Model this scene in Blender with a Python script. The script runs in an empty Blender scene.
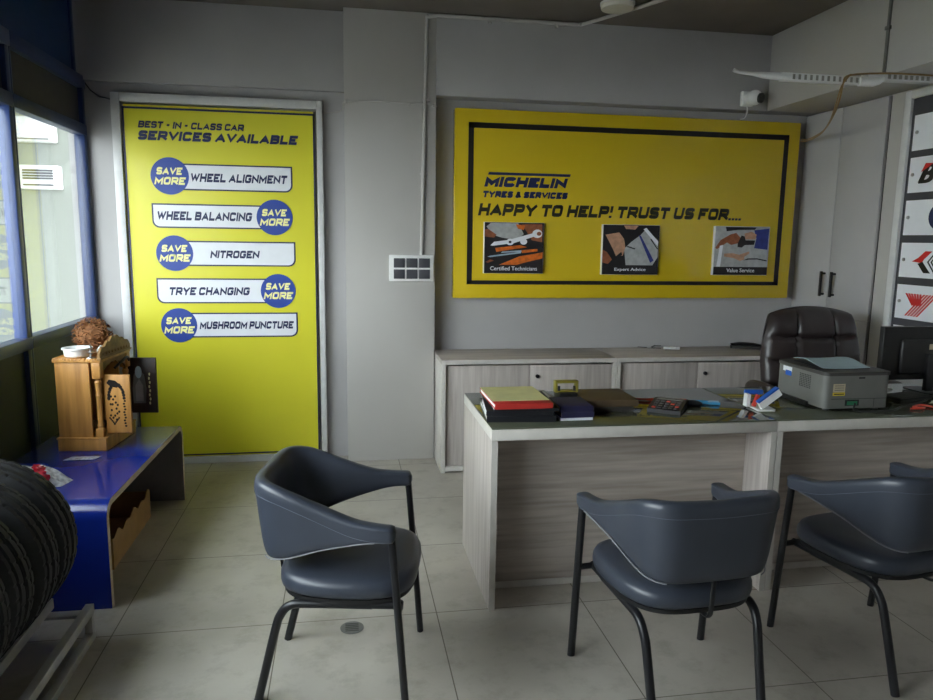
import bpy, bmesh, math, random
from mathutils import Vector, Matrix, noise
random.seed(7)
PI = math.pi
SC = bpy.context.scene
COL = SC.collection

# ------------------------------------------------------------------ materials
def lin(c):
    r = []
    for v in c:
        v = v / 255.0
        r.append(v / 12.92 if v <= 0.04045 else ((v + 0.055) / 1.055) ** 2.4)
    return (r[0], r[1], r[2], 1.0)

def nd(nt, t, **kw):
    n = nt.nodes.new(t)
    for k, v in kw.items():
        setattr(n, k, v)
    return n

MATS = {}
def mat(name, col, rough=0.5, metal=0.0, spec=0.5, coat=0.0, var=0.06, scale=18.0, bump=0.0, bscale=120.0,
        stretch=None, col2=None, emit=None, sheen=0.0):
    """Principled surface whose colour wanders a little with a noise texture; stretch gives wood grain."""
    m = bpy.data.materials.new(name); m.use_nodes = True
    nt = m.node_tree; b = nt.nodes['Principled BSDF']
    b.inputs['Roughness'].default_value = rough
    b.inputs['Metallic'].default_value = metal
    b.inputs['Specular IOR Level'].default_value = spec
    b.inputs['Coat Weight'].default_value = coat
    b.inputs['Coat Roughness'].default_value = 0.08
    geo = nd(nt, 'ShaderNodeTexCoord')
    mp = nd(nt, 'ShaderNodeMapping')
    nt.links.new(geo.outputs['Object'], mp.inputs['Vector'])
    if stretch: mp.inputs['Scale'].default_value = stretch
    nz = nd(nt, 'ShaderNodeTexNoise'); nz.inputs['Scale'].default_value = scale
    nz.inputs['Detail'].default_value = 5.0
    nt.links.new(mp.outputs['Vector'], nz.inputs['Vector'])
    c = lin(col)
    c2 = lin(col2) if col2 else tuple(max(0, v * (1 - 2.2 * var)) for v in c[:3]) + (1,)
    c1 = c if col2 else tuple(min(1, v * (1 + var)) for v in c[:3]) + (1,)
    rp = nd(nt, 'ShaderNodeValToRGB')
    rp.color_ramp.elements[0].position = 0.3; rp.color_ramp.elements[0].color = c2
    rp.color_ramp.elements[1].position = 0.65; rp.color_ramp.elements[1].color = c1
    nt.links.new(nz.outputs['Fac'], rp.inputs['Fac'])
    nt.links.new(rp.outputs['Color'], b.inputs['Base Color'])
    if bump > 0:
        n2 = nd(nt, 'ShaderNodeTexNoise'); n2.inputs['Scale'].default_value = bscale
        nt.links.new(mp.outputs['Vector'], n2.inputs['Vector'])
        bp = nd(nt, 'ShaderNodeBump'); bp.inputs['Strength'].default_value = bump; bp.inputs['Distance'].default_value = 0.002
        nt.links.new(n2.outputs['Fac'], bp.inputs['Height'])
        nt.links.new(bp.outputs['Normal'], b.inputs['Normal'])
    MATS[name] = m
    return m

WALL = mat('wall_paint', (176, 174, 174), 0.7, var=0.025, scale=2.5, bump=0.08, bscale=60, spec=0.3)
WALL2 = mat('wall_paint_pale', (186, 183, 179), 0.7, var=0.02, scale=2.0, bump=0.06, bscale=60, spec=0.3)
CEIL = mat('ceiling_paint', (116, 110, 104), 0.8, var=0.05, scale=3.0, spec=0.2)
BLUEF = mat('blue_aluminium', (34, 54, 100), 0.3, var=0.04, spec=0.5)
NAVYP = mat('dark_blue_panel', (14, 52, 104), 0.4, var=0.06, scale=4)
DARKP = mat('dark_grey_panel', (58, 56, 58), 0.6, var=0.05)
LOWP = mat('dark_green_panel', (44, 54, 54), 0.5, var=0.06, scale=4)
YEL_L = mat('yellow_green_print', (224, 218, 50), 0.35, var=0.02, scale=2, coat=0.15)
YEL_R = mat('yellow_acrylic', (214, 186, 38), 0.16, var=0.02, scale=2, coat=0.4)
WHITE = mat('white_plastic', (232, 232, 230), 0.4, var=0.015)
WPRINT = mat('white_print', (236, 238, 244), 0.4, var=0.01)
WMETAL = mat('white_metal', (214, 214, 214), 0.35, var=0.03)
NAVY = mat('navy_ink', (24, 36, 82), 0.45, var=0.02)
BLUE = mat('blue_ink', (38, 70, 158), 0.4, var=0.02)
PALEY = mat('pale_yellow_ink', (250, 246, 170), 0.45, var=0.01)
BLACKI = mat('black_ink', (20, 18, 16), 0.5, var=0.03)
OLIVEI = mat('dark_olive_ink', (40, 40, 22), 0.5, var=0.03)
REDI = mat('red_ink', (206, 40, 36), 0.5, var=0.02)
DGREY = mat('dark_grey_strip', (66, 66, 72), 0.5, var=0.03)
LAM_V = mat('grey_wood_laminate_upright', (196, 188, 182), 0.5, scale=3.0, stretch=(14, 14, 0.8), col2=(170, 160, 154), bump=0.05)
LAM_H = mat('grey_wood_laminate_level', (190, 180, 171), 0.5, scale=3.0, stretch=(0.8, 14, 14), col2=(158, 147, 138), bump=0.05)
LAM_E = mat('cream_laminate_edge', (206, 201, 194), 0.45, var=0.03)
TOPG = mat('smoked_glass', (84, 88, 74), 0.04, spec=0.75, var=0.02)
LEATH = mat('grey_blue_leatherette', (58, 63, 74), 0.36, var=0.05, scale=8, bump=0.12, bscale=260, spec=0.5)
LEATB = mat('brown_black_leather', (50, 42, 42), 0.36, var=0.08, scale=9, bump=0.15, bscale=180, spec=0.55)
BLKM = mat('black_metal', (22, 22, 26), 0.38, var=0.06, spec=0.5)
BLKP = mat('black_plastic', (24, 24, 26), 0.45, var=0.05)
THREAD = mat('grey_thread', (104, 110, 122), 0.6)
PIPE = mat('pale_piping', (138, 139, 144), 0.4, var=0.03)
RUBBER = mat('tyre_rubber', (24, 24, 25), 0.6, var=0.1, scale=30, spec=0.3, bump=0.1)
RACKM = mat('grey_painted_steel', (176, 174, 172), 0.45, var=0.07, scale=9)
BENCHB = mat('blue_laminate', (22, 44, 138), 0.2, var=0.03, scale=3, spec=0.5)
BENCHG = mat('grey_laminate', (120, 116, 116), 0.6, var=0.03)
PLY = mat('plywood_edge', (206, 194, 166), 0.6, stretch=(1, 1, 8), scale=12, col2=(176, 160, 130))
CARD = mat('cardboard', (176, 138, 92), 0.85, var=0.06, scale=10)
PINE = mat('honey_wood', (206, 150, 80), 0.38, scale=3, stretch=(10, 10, 0.9), col2=(168, 116, 58), spec=0.5)
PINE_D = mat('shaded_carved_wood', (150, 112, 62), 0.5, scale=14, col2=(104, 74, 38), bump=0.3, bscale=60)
DKWOOD = mat('dark_brown_wood', (58, 36, 28), 0.4, scale=4, stretch=(8, 8, 1), col2=(38, 24, 20))
HOLE = mat('dark_recess', (24, 17, 12), 0.9, var=0.1)
FIBRE = mat('coconut_fibre', (150, 100, 60), 0.9, scale=40, col2=(92, 58, 32))
BRASS = mat('brass', (170, 140, 84), 0.3, metal=0.9, var=0.05)
STEEL = mat('brushed_steel', (176, 176, 178), 0.3, metal=0.9, var=0.05)
GREYP = mat('grey_plastic', (112, 112, 108), 0.45, var=0.03)
GREYD = mat('dark_grey_plastic', (62, 60, 58), 0.45, var=0.03)
PAPER = mat('white_paper', (226, 226, 220), 0.8, var=0.02)
BPAPER = mat('pale_blue_paper', (178, 200, 208), 0.8, var=0.03)
YPAPER = mat('pale_olive_cover', (218, 212, 152), 0.6, var=0.04)
REDC = mat('red_cloth_cover', (186, 46, 38), 0.6, var=0.06)
NAVYC = mat('navy_cloth_cover', (38, 36, 72), 0.6, var=0.08)
TANP = mat('tan_page_block', (176, 152, 122), 0.8, scale=30, stretch=(1, 1, 20), col2=(140, 116, 90))
BROWNC = mat('brown_cover', (88, 72, 52), 0.55, var=0.08)
BLKC = mat('black_cover', (26, 27, 32), 0.4, var=0.08)
OLIVEM = mat('olive_metal', (150, 140, 60), 0.35, metal=0.4, var=0.08)
CYAN = mat('blue_pen_plastic', (70, 160, 205), 0.35, var=0.03)
REDP = mat('red_pen_plastic', (200, 62, 42), 0.4, var=0.03)
BLUEP = mat('blue_card', (32, 92, 186), 0.4, var=0.03)
GREENP = mat('green_port', (36, 120, 84), 0.5, var=0.05)
YLAB = mat('yellow_sticker', (222, 196, 50), 0.5, var=0.03)
CLAB = mat('cream_sticker', (196, 184, 156), 0.6, var=0.03)
GREYL = mat('lamp_diffuser', (222, 218, 206), 0.4, var=0.02)
GREYL2 = mat('slot_grey', (150, 148, 142), 0.6)
WIRE_Y = mat('tan_wire', (150, 122, 76), 0.6, var=0.06)
SKIN1 = mat('print_brown', (150, 88, 58), 0.5, var=0.12, scale=40)
SKIN2 = mat('print_beige', (196, 150, 122), 0.5, var=0.1, scale=40)
ORANGE = mat('print_orange', (214, 108, 34), 0.5, var=0.15, scale=40)
PGREY = mat('print_grey', (176, 178, 178), 0.5, var=0.08, scale=30)
PDARK = mat('print_dark', (26, 24, 28), 0.5, var=0.1, scale=30)
PBLUE = mat('print_blue', (44, 56, 130), 0.5, var=0.1, scale=30)
PLBLUE = mat('print_light_blue', (160, 182, 200), 0.5, var=0.05)
FILM = mat('clear_film', (188, 190, 192), 0.18, var=0.25, scale=60, spec=0.8)
REDF = mat('red_foil', (190, 32, 52), 0.25, var=0.2, scale=50, spec=0.8)
OUTW = mat('outside_white_wall', (150, 154, 146), 0.8, var=0.02, scale=1.5)
OUTG = mat('outside_concrete', (150, 147, 140), 0.9, var=0.05, scale=2)
GROOVE = mat('joint_dark', (52, 50, 48), 0.8)

def glass_mat():
    m = bpy.data.materials.new('window_glass'); m.use_nodes = True
    nt = m.node_tree; nt.nodes.clear()
    out = nd(nt, 'ShaderNodeOutputMaterial'); mix = nd(nt, 'ShaderNodeMixShader')
    tr = nd(nt, 'ShaderNodeBsdfTransparent'); gl = nd(nt, 'ShaderNodeBsdfGlossy'); fr = nd(nt, 'ShaderNodeFresnel')
    tr.inputs['Color'].default_value = (0.93, 0.96, 0.95, 1); gl.inputs['Roughness'].default_value = 0.0
    gm = nd(nt, 'ShaderNodeNewGeometry'); ml = nd(nt, 'ShaderNodeMath', operation='MULTIPLY_ADD')
    ml.inputs[1].default_value = 1 / 1.5 - 1.5; ml.inputs[2].default_value = 1.5      # same reflectance on both faces of the pane
    nt.links.new(gm.outputs['Backfacing'], ml.inputs[0]); nt.links.new(ml.outputs[0], fr.inputs['IOR'])
    nt.links.new(fr.outputs['Fac'], mix.inputs['Fac']); nt.links.new(tr.outputs[0], mix.inputs[1])
    nt.links.new(gl.outputs[0], mix.inputs[2]); nt.links.new(mix.outputs[0], out.inputs['Surface'])
    return m
GLASS = glass_mat()

def floor_mat():
    m = bpy.data.materials.new('floor_tiles'); m.use_nodes = True
    nt = m.node_tree; b = nt.nodes['Principled BSDF']
    tc = nd(nt, 'ShaderNodeTexCoord'); sp = nd(nt, 'ShaderNodeSeparateXYZ')
    nt.links.new(tc.outputs['Object'], sp.inputs[0])
    def line(sock, off, size, half):
        a = nd(nt, 'ShaderNodeMath', operation='ADD'); a.inputs[1].default_value = off + 100 * size
        nt.links.new(sock, a.inputs[0])
        d = nd(nt, 'ShaderNodeMath', operation='DIVIDE'); d.inputs[1].default_value = size; nt.links.new(a.outputs[0], d.inputs[0])
        f = nd(nt, 'ShaderNodeMath', operation='FRACT'); nt.links.new(d.outputs[0], f.inputs[0])
        s = nd(nt, 'ShaderNodeMath', operation='SUBTRACT'); s.inputs[1].default_value = 0.5; nt.links.new(f.outputs[0], s.inputs[0])
        ab = nd(nt, 'ShaderNodeMath', operation='ABSOLUTE'); nt.links.new(s.outputs[0], ab.inputs[0])
        g = nd(nt, 'ShaderNodeMath', operation='GREATER_THAN'); g.inputs[1].default_value = 0.5 - half / size
        nt.links.new(ab.outputs[0], g.inputs[0]); return g.outputs[0]
    lx = line(sp.outputs['X'], 0.90, 0.63, 0.0022); ly = line(sp.outputs['Y'], -2.763, 0.665, 0.0022)
    mx = nd(nt, 'ShaderNodeMath', operation='MAXIMUM'); nt.links.new(lx, mx.inputs[0]); nt.links.new(ly, mx.inputs[1])
    n1 = nd(nt, 'ShaderNodeTexNoise'); n1.inputs['Scale'].default_value = 1.6; n1.inputs['Detail'].default_value = 8
    nt.links.new(tc.outputs['Object'], n1.inputs['Vector'])
    r1 = nd(nt, 'ShaderNodeValToRGB')
    r1.color_ramp.elements[0].position = 0.32; r1.color_ramp.elements[0].color = lin((164, 157, 146))
    r1.color_ramp.elements[1].position = 0.66; r1.color_ramp.elements[1].color = lin((192, 186, 175))
    nt.links.new(n1.outputs['Fac'], r1.inputs['Fac'])
    n2 = nd(nt, 'ShaderNodeTexNoise'); n2.inputs['Scale'].default_value = 7; n2.inputs['Detail'].default_value = 10; n2.inputs['Roughness'].default_value = 0.7
    nt.links.new(tc.outputs['Object'], n2.inputs['Vector'])
    r2 = nd(nt, 'ShaderNodeValToRGB')
    r2.color_ramp.elements[0].position = 0.30; r2.color_ramp.elements[0].color = (0.78, 0.765, 0.74, 1)
    r2.color_ramp.elements[1].position = 0.5; r2.color_ramp.elements[1].color = (1, 1, 1, 1)
    nt.links.new(n2.outputs['Fac'], r2.inputs['Fac'])
    mu = nd(nt, 'ShaderNodeMix', data_type='RGBA', blend_type='MULTIPLY'); mu.inputs['Factor'].default_value = 1
    nt.links.new(r1.outputs['Color'], mu.inputs[6]); nt.links.new(r2.outputs['Color'], mu.inputs[7])
    mi = nd(nt, 'ShaderNodeMix', data_type='RGBA')
    nt.links.new(mx.outputs[0], mi.inputs['Factor']); nt.links.new(mu.outputs[2], mi.inputs[6])
    mi.inputs[7].default_value = lin((104, 98, 86))
    nt.links.new(mi.outputs[2], b.inputs['Base Color'])
    b.inputs['Roughness'].default_value = 0.42; b.inputs['Specular IOR Level'].default_value = 0.4
    return m
FLOOR = floor_mat()

# ------------------------------------------------------------------ mesh helpers
def bmn(): return bmesh.new()

def merge(bm, t, M=None, mi=0):
    if M is not None: bmesh.ops.transform(t, matrix=M, verts=t.verts)
    for f in t.faces: f.material_index = mi
    me = bpy.data.meshes.new('tmp'); t.to_mesh(me); t.free(); bm.from_mesh(me); bpy.data.meshes.remove(me)
    return bm

def box(bm, x0, x1, y0, y1, z0, z1, bev=0.0, seg=2, mi=0, M=None):
    t = bmn(); bmesh.ops.create_cube(t, size=1)
    for v in t.verts:
        v.co = Vector(((x0 + x1) / 2 + v.co.x * (x1 - x0), (y0 + y1) / 2 + v.co.y * (y1 - y0), (z0 + z1) / 2 + v.co.z * (z1 - z0)))
    if bev > 0: bmesh.ops.bevel(t, geom=t.edges[:], offset=bev, segments=seg, profile=0.5, affect='EDGES')
    return merge(bm, t, M, mi)

def vbox(bm, x0, x1, y0, y1, z0, z1, r, seg=4, mi=0, M=None):
    """box with rounded vertical corners and a small bevel at top and bottom"""
    t = bmn(); bmesh.ops.create_cube(t, size=1)
    for v in t.verts:
        v.co = Vector(((x0 + x1) / 2 + v.co.x * (x1 - x0), (y0 + y1) / 2 + v.co.y * (y1 - y0), (z0 + z1) / 2 + v.co.z * (z1 - z0)))
    es = [e for e in t.edges if abs(e.verts[0].co.z - e.verts[1].co.z) > 1e-6]
    bmesh.ops.bevel(t, geom=es, offset=r, segments=seg, profile=0.5, affect='EDGES')
    return merge(bm, t, M, mi)

def tube(bm, pts, r, seg=10, caps=True, closed=False, sx=1.0, sy=1.0, mi=0, up=None):
    pts = [Vector(p) for p in pts]; n = len(pts)
    rs = r if isinstance(r, (list, tuple)) else [r] * n
    t = bmn(); rings = []; prev = None
    for i, p in enumerate(pts):
        if closed: d = pts[(i + 1) % n] - pts[i - 1]
        elif i == 0: d = pts[1] - p
        elif i == n - 1: d = p - pts[i - 1]
        else: d = (pts[i + 1] - p).normalized() + (p - pts[i - 1]).normalized()
        d.normalize()
        if prev is None:
            u = Vector(up) if up else (Vector((0, 0, 1)) if abs(d.z) < 0.9 else Vector((1, 0, 0)))
            a = (u - d * u.dot(d)).normalized()
        else:
            a = (prev - d * prev.dot(d)).normalized()
        prev = a; b = d.cross(a)
        rings.append([t.verts.new(p + a * (rs[i] * sx * math.cos(2 * PI * k / seg)) + b * (rs[i] * sy * math.sin(2 * PI * k / seg))) for k in range(seg)])
    m = n if closed else n - 1
    for i in range(m):
        A, B = rings[i], rings[(i + 1) % n]
        for k in range(seg):
            t.faces.new((A[k], A[(k + 1) % seg], B[(k + 1) % seg], B[k]))
    if caps and not closed:
        t.faces.new(rings[0][::-1]); t.faces.new(rings[-1])
    bmesh.ops.recalc_face_normals(t, faces=t.faces)
    return merge(bm, t, None, mi)

def smooth_path(pts, sub=6):
    """Catmull-Rom through points"""
    P = [Vector(p) for p in pts]; out = []
    for i in range(len(P) - 1):
        p0 = P[max(0, i - 1)]; p1 = P[i]; p2 = P[i + 1]; p3 = P[min(len(P) - 1, i + 2)]
        for k in range(sub):
            t = k / sub
            out.append(0.5 * ((2 * p1) + (p2 - p0) * t + (2 * p0 - 5 * p1 + 4 * p2 - p3) * t * t + (3 * p1 - p0 - 3 * p2 + p3) * t ** 3))
    out.append(P[-1]); return out

def lathe(bm, prof, seg=28, M=None, mi=0, closed=False):
    t = bmn(); rings = []
    for r, z in prof:
        if r < 1e-6: rings.append([t.verts.new((0, 0, z))])
        else: rings.append([t.verts.new((r * math.cos(2 * PI * k / seg), r * math.sin(2 * PI * k / seg), z)) for k in range(seg)])
    n = len(rings)
    for i in range(n if closed else n - 1):
        A, B = rings[i], rings[(i + 1) % n]
        for k in range(seg):
            k2 = (k + 1) % seg
            if len(A) == 1 and len(B) == 1: continue
            if len(A) == 1: t.faces.new((A[0], B[k2], B[k]))
            elif len(B) == 1: t.faces.new((A[k], A[k2], B[0]))
            else: t.faces.new((A[k], A[k2], B[k2], B[k]))
    bmesh.ops.recalc_face_normals(t, faces=t.faces)
    return merge(bm, t, M, mi)

def prism(bm, poly, fn, d0, d1, mi=0):
    """poly of (u,v); fn(u,v,d) -> point; a plate between depths d0 and d1"""
    t = bmn()
    a = [t.verts.new(fn(u, v, d0)) for u, v in poly]; b = [t.verts.new(fn(u, v, d1)) for u, v in poly]
    n = len(poly)
    t.faces.new(a); t.faces.new(b[::-1])
    for i in range(n): t.faces.new((a[i], b[i], b[(i + 1) % n], a[(i + 1) % n]))
    bmesh.ops.recalc_face_normals(t, faces=t.faces)
    return merge(bm, t, None, mi)

def ball(bm, c, r, sub=3, sc=(1, 1, 1), mi=0, nz=0.0, nscale=1.0):
    t = bmn(); bmesh.ops.create_icosphere(t, subdivisions=sub, radius=1)
    for v in t.verts:
        k = 1 + nz * noise.noise(v.co * nscale + Vector(c) * 7)
        v.co = Vector((c[0] + v.co.x * r * sc[0] * k, c[1] + v.co.y * r * sc[1] * k, c[2] + v.co.z * r * sc[2] * k))
    return merge(bm, t, None, mi)

def circ(cx, cz, r, n=36): return [(cx + r * math.cos(2 * PI * k / n), cz + r * math.sin(2 * PI * k / n)) for k in range(n)]

# ------------------------------------------------------------------ scene objects
def obj(name, bm, m, parent=None, world=False, sharp=35, kind=None, label=None):
    """link ONE mesh object; world=True: the mesh was made in world coordinates and is moved into its parent's frame"""
    if parent is not None and world:
        bmesh.ops.transform(bm, matrix=chain(parent).inverted(), verts=bm.verts)
    me = bpy.data.meshes.new(name); bm.to_mesh(me); bm.free()
    for x in (m if isinstance(m, (list, tuple)) else [m]): me.materials.append(x)
    me.shade_smooth(); me.set_sharp_from_angle(angle=math.radians(sharp))
    o = bpy.data.objects.new(name, me); COL.objects.link(o)
    if parent is not None: o.parent = parent
    if kind: o['kind'] = kind
    if label: o['label'] = label
    return o

def chain(o):
    M = Matrix.Identity(4)
    while o is not None:
        M = (Matrix.Translation(o.location) @ o.rotation_euler.to_matrix().to_4x4()) @ M; o = o.parent
    return M

def thing(name, label, cat, loc=(0, 0, 0), rz=0.0, group=None):
    o = bpy.data.objects.new(name, None); o.empty_display_size = 0.1; COL.objects.link(o)
    o.location = loc; o.rotation_euler = (0, 0, rz)
    o['label'] = label; o['category'] = cat
    if group: o['group'] = group
    return o

def tag(o, label, cat, group=None):
    o['label'] = label; o['category'] = cat
    if group: o['group'] = group
    return o

def solo(name, bm, m, label, cat, group=None, sharp=35):
    """a thing of one mesh: its origin at the middle of its base"""
    xs = [v.co.x for v in bm.verts]; ys = [v.co.y for v in bm.verts]; zs = [v.co.z for v in bm.verts]
    c = Vector(((min(xs) + max(xs)) / 2, (min(ys) + max(ys)) / 2, min(zs)))
    bmesh.ops.translate(bm, vec=-c, verts=bm.verts)
    o = obj(name, bm, m, sharp=sharp); o.location = c
    return tag(o, label, cat, group)

def struct(name, bm, m, parent=None): return obj(name, bm, m, parent, kind='structure')

def dup(root, loc, rz, label=None):
    r = root.copy(); COL.objects.link(r); r.location = loc; r.rotation_euler = (0, 0, rz)
    if label: r['label'] = label
    for ch in list(root.children):
        c = ch.copy(); COL.objects.link(c); c.parent = r
        for g in list(ch.children):
            d = g.copy(); COL.objects.link(d); d.parent = c
    return r

_O = [(0.8, 1), (0.95, 0.92), (1, 0.75), (1, 0.25), (0.95, 0.08), (0.8, 0), (0.2, 0), (0.05, 0.08), (0, 0.25), (0, 0.75), (0.05, 0.92), (0.2, 1)]
_C = [(1, 0.76), (0.95, 0.92), (0.8, 1), (0.2, 1), (0.05, 0.92), (0, 0.75), (0, 0.25), (0.05, 0.08), (0.2, 0), (0.8, 0), (0.95, 0.08), (1, 0.26)]
_P = [(0, 0), (0, 1), (0.8, 1), (0.95, 0.93), (1, 0.8), (1, 0.62), (0.95, 0.5), (0.8, 0.43), (0, 0.43)]
GLY = {'A': (1.1, [[(0, 0), (0.5, 1), (1, 0)], [(0.22, 0.3), (0.78, 0.3)]]), 'B': (1, [[(0, 0), (0, 1), (0.8, 1), (0.97, 0.88), (0.97, 0.64), (0.8, 0.52), (0, 0.52)], [(0.8, 0.52), (1, 0.4), (1, 0.12), (0.8, 0), (0, 0)]]),
  'C': (1, [_C]), 'D': (1, [[(0.75, 0), (0, 0), (0, 1), (0.75, 1), (0.93, 0.9), (1, 0.7), (1, 0.3), (0.93, 0.1), (0.75, 0), (0.6, 0)]]), 'E': (0.9, [[(1, 1), (0, 1), (0, 0), (1, 0)], [(0, 0.5), (0.85, 0.5)]]),
  'F': (0.9, [[(1, 1), (0, 1), (0, 0)], [(0, 0.48), (0.85, 0.48)]]), 'G': (1, [_C + [(1, 0.46), (0.55, 0.46)]]), 'H': (1, [[(0, 0), (0, 1)], [(1, 0), (1, 1)], [(0, 0.5), (1, 0.5)]]), 'I': (0, [[(0, 0), (0, 1)]]),
  'K': (1, [[(0, 0), (0, 1)], [(1, 1), (0.1, 0.5), (1, 0)]]), 'L': (0.85, [[(0, 1), (0, 0), (1, 0)]]), 'M': (1.25, [[(0, 0), (0, 1), (0.5, 0.25), (1, 1), (1, 0)]]), 'N': (1.05, [[(0, 0), (0, 1), (1, 0), (1, 1)]]),
  'O': (1, [_O + _O[:2]]), 'P': (0.95, [_P]), 'R': (1, [_P, [(0.5, 0.43), (1, 0)]]),
  'S': (0.95, [[(1, 0.75), (0.95, 0.93), (0.8, 1), (0.2, 1), (0.05, 0.93), (0, 0.8), (0, 0.7), (0.05, 0.58), (0.2, 0.52), (0.8, 0.48), (0.95, 0.42), (1, 0.3), (1, 0.2), (0.95, 0.07), (0.8, 0), (0.2, 0), (0.05, 0.07), (0, 0.25)]]),
  'T': (0.95, [[(0, 1), (1, 1)], [(0.5, 1), (0.5, 0)]]), 'U': (1, [[(0, 1), (0, 0.25), (0.05, 0.08), (0.2, 0), (0.8, 0), (0.95, 0.08), (1, 0.25), (1, 1)]]), 'V': (1.1, [[(0, 1), (0.5, 0), (1, 1)]]),
  'W': (1.5, [[(0, 1), (0.25, 0), (0.5, 0.85), (0.75, 0), (1, 1)]]), 'Y': (1.05, [[(0, 1), (0.5, 0.42), (1, 1)], [(0.5, 0.45), (0.5, 0)]]),
  '&': (1, [[(1, 0.45), (0.55, 0), (0.2, 0), (0.02, 0.12), (0.05, 0.35), (0.65, 0.7), (0.62, 0.92), (0.4, 1), (0.18, 0.9), (0.2, 0.72), (1, 0)]]),
  '!': (0, [[(0, 0.42), (0, 1)], [(0, 0), (0, 0.05)]]), '-': (0.6, [[(0, 0.5), (1, 0.5)]]), '.': (0, [[(0, 0), (0, 0.05)]])}
def block_bm(s, u0, u1, v0, v1, fn, d, wt, shear, asp):
    """wide heavy slanted capitals drawn as thick strokes"""
    bm = bmn(); x = 0.0; lay = 0
    for ch in s:
        if ch == ' ': x += 0.45 * asp; continue
        gw, strokes = GLY[ch]; W = gw * asp * 0.86
        for st in strokes:
            P = [Vector((x + wt / 2 + a * W, wt * 0.46 + b_ * (1 - wt * 0.92))) for a, b_ in st]
            e0 = (P[0] - P[1]).normalized(); e1 = (P[-1] - P[-2]).normalized()
            if st[0][1] in (0, 1): P[0] = P[0] + e0 * wt * 0.46
            if st[-1][1] in (0, 1): P[-1] = P[-1] + e1 * wt * 0.46
            n = len(P); N = []
            for i in range(n - 1): q = (P[i + 1] - P[i]).normalized(); N.append(Vector((-q.y, q.x)))
            lp, rp_ = [], []
            for i in range(n):
                if i == 0: m = N[0]
                elif i == n - 1: m = N[-1]
                else: m = (N[i - 1] + N[i]) / max(0.35, 1 + N[i - 1].dot(N[i]))
                lp.append(P[i] + m * wt / 2); rp_.append(P[i] - m * wt / 2)
            t = bmn(); z = 1 - 0.06 * (lay % 5); lay += 1
            for a in (lp, rp_):
                for p in a: p.y = min(1.0, max(0.0, p.y)); p.x += shear * p.y
            a = [t.verts.new((p.x, p.y, z)) for p in lp]; b_ = [t.verts.new((p.x, p.y, z)) for p in rp_]
            a0 = [t.verts.new((p.x, p.y, 0)) for p in lp]; b0 = [t.verts.new((p.x, p.y, 0)) for p in rp_]
            for i in range(n - 1):
                t.faces.new((a[i], a[i + 1], b_[i + 1], b_[i])); t.faces.new((a0[i], a0[i + 1], a[i + 1], a[i])); t.faces.new((b_[i], b_[i + 1], b0[i + 1], b0[i]))
            t.faces.new((a0[0], a[0], b_[0], b0[0])); t.faces.new((a[-1], a0[-1], b0[-1], b_[-1]))
            merge(bm, t)
        x += W + wt + 0.10 + 0.02 * asp
    xs = [v.co.x for v in bm.verts]; a, b_ = min(xs), max(xs)
    for v in bm.verts: v.co = fn(u0 + (v.co.x - a) / (b_ - a) * (u1 - u0), v0 + v.co.y * (v1 - v0), d * v.co.z)
    bmesh.ops.recalc_face_normals(bm, faces=bm.faces)
    return bm

def text_bm(s, u0, u1, v0, v1, fn, d=0.0012, bold=0.012, shear=0.28, space=1.0, wt=0.22, asp=1.0):
    """lettering fitted into the box u0..u1, v0..v1 of a face; fn(u,v,depth) -> point"""
    if s.upper() == s and len(s) > 1:
        return block_bm(s, u0, u1, v0, v1, fn, d, wt, shear, asp)
    cu = bpy.data.curves.new('t', 'FONT'); cu.body = s; cu.shear = shear; cu.extrude = 0.5
    cu.resolution_u = 3; cu.space_character = space
    to = bpy.data.objects.new('t', cu); COL.objects.link(to)
    bpy.context.view_layer.update()
    dg = bpy.context.evaluated_depsgraph_get()
    me = bpy.data.meshes.new_from_object(to.evaluated_get(dg))
    bm = bmn(); bm.from_mesh(me)
    bpy.data.objects.remove(to); bpy.data.curves.remove(cu); bpy.data.meshes.remove(me)
    ys = [v.co.y for v in bm.verts]; hh = max(ys) - min(ys)
    if bold > 0:                                # heavier strokes: the outline pushed out by overlapping copies
        me = bpy.data.meshes.new('tmp'); bm.to_mesh(me); bm.free(); bm = bmn()
        n = max(2, int(math.ceil(bold / 0.035)))
        for k in range(-n, n + 1):
            bm.from_mesh(me); bm.verts.ensure_lookup_table()
            nv = len(me.vertices)
            for v in bm.verts[len(bm.verts) - nv:]:
                v.co.x += k / n * bold * hh; v.co.y += (1 if k % 2 else -1) * 0.35 * bold * hh; v.co.z += 0.07 * (n - k)
        bpy.data.meshes.remove(me)
    xs = [v.co.x for v in bm.verts]; ys = [v.co.y for v in bm.verts]
    a, b, c, e = min(xs), max(xs), min(ys), max(ys)
    for v in bm.verts:
        v.co = fn(u0 + (v.co.x - a) / (b - a) * (u1 - u0), v0 + (v.co.y - c) / (e - c) * (v1 - v0), d * (v.co.z + 0.5))
    bmesh.ops.recalc_face_normals(bm, faces=bm.faces)
    return bm

# ================================================================== the setting
L, RW, BW, CZ = -1.59, 3.38, 5.0, 2.96      # left, right, back planes; ceiling
FY = -1.6                                    # shop front behind the camera
struct('floor', box(bmn(), L - 0.1, RW + 0.15, FY - 0.1, BW + 0.15, -0.1, 0), FLOOR)
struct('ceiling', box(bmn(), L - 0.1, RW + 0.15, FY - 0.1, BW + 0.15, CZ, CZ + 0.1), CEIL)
b = bmn()
box(b, L - 0.1, RW + 0.15, BW, BW + 0.15, 0, CZ)
struct('wall_back', b, WALL)
b = bmn(); box(b, L, 0.015, 4.955, BW, 2.465, CZ, 0.004); struct('trim_1', b, WALL)
b = bmn(); box(b, 0.012, 0.605, 4.87, BW, 0, CZ, 0.003); struct('wall_pillar', b, WALL2)
b = bmn(); box(b, 0.605, RW, 4.87, BW, 2.455, CZ, 0.003); struct('wall_beam', b, WALL)
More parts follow.
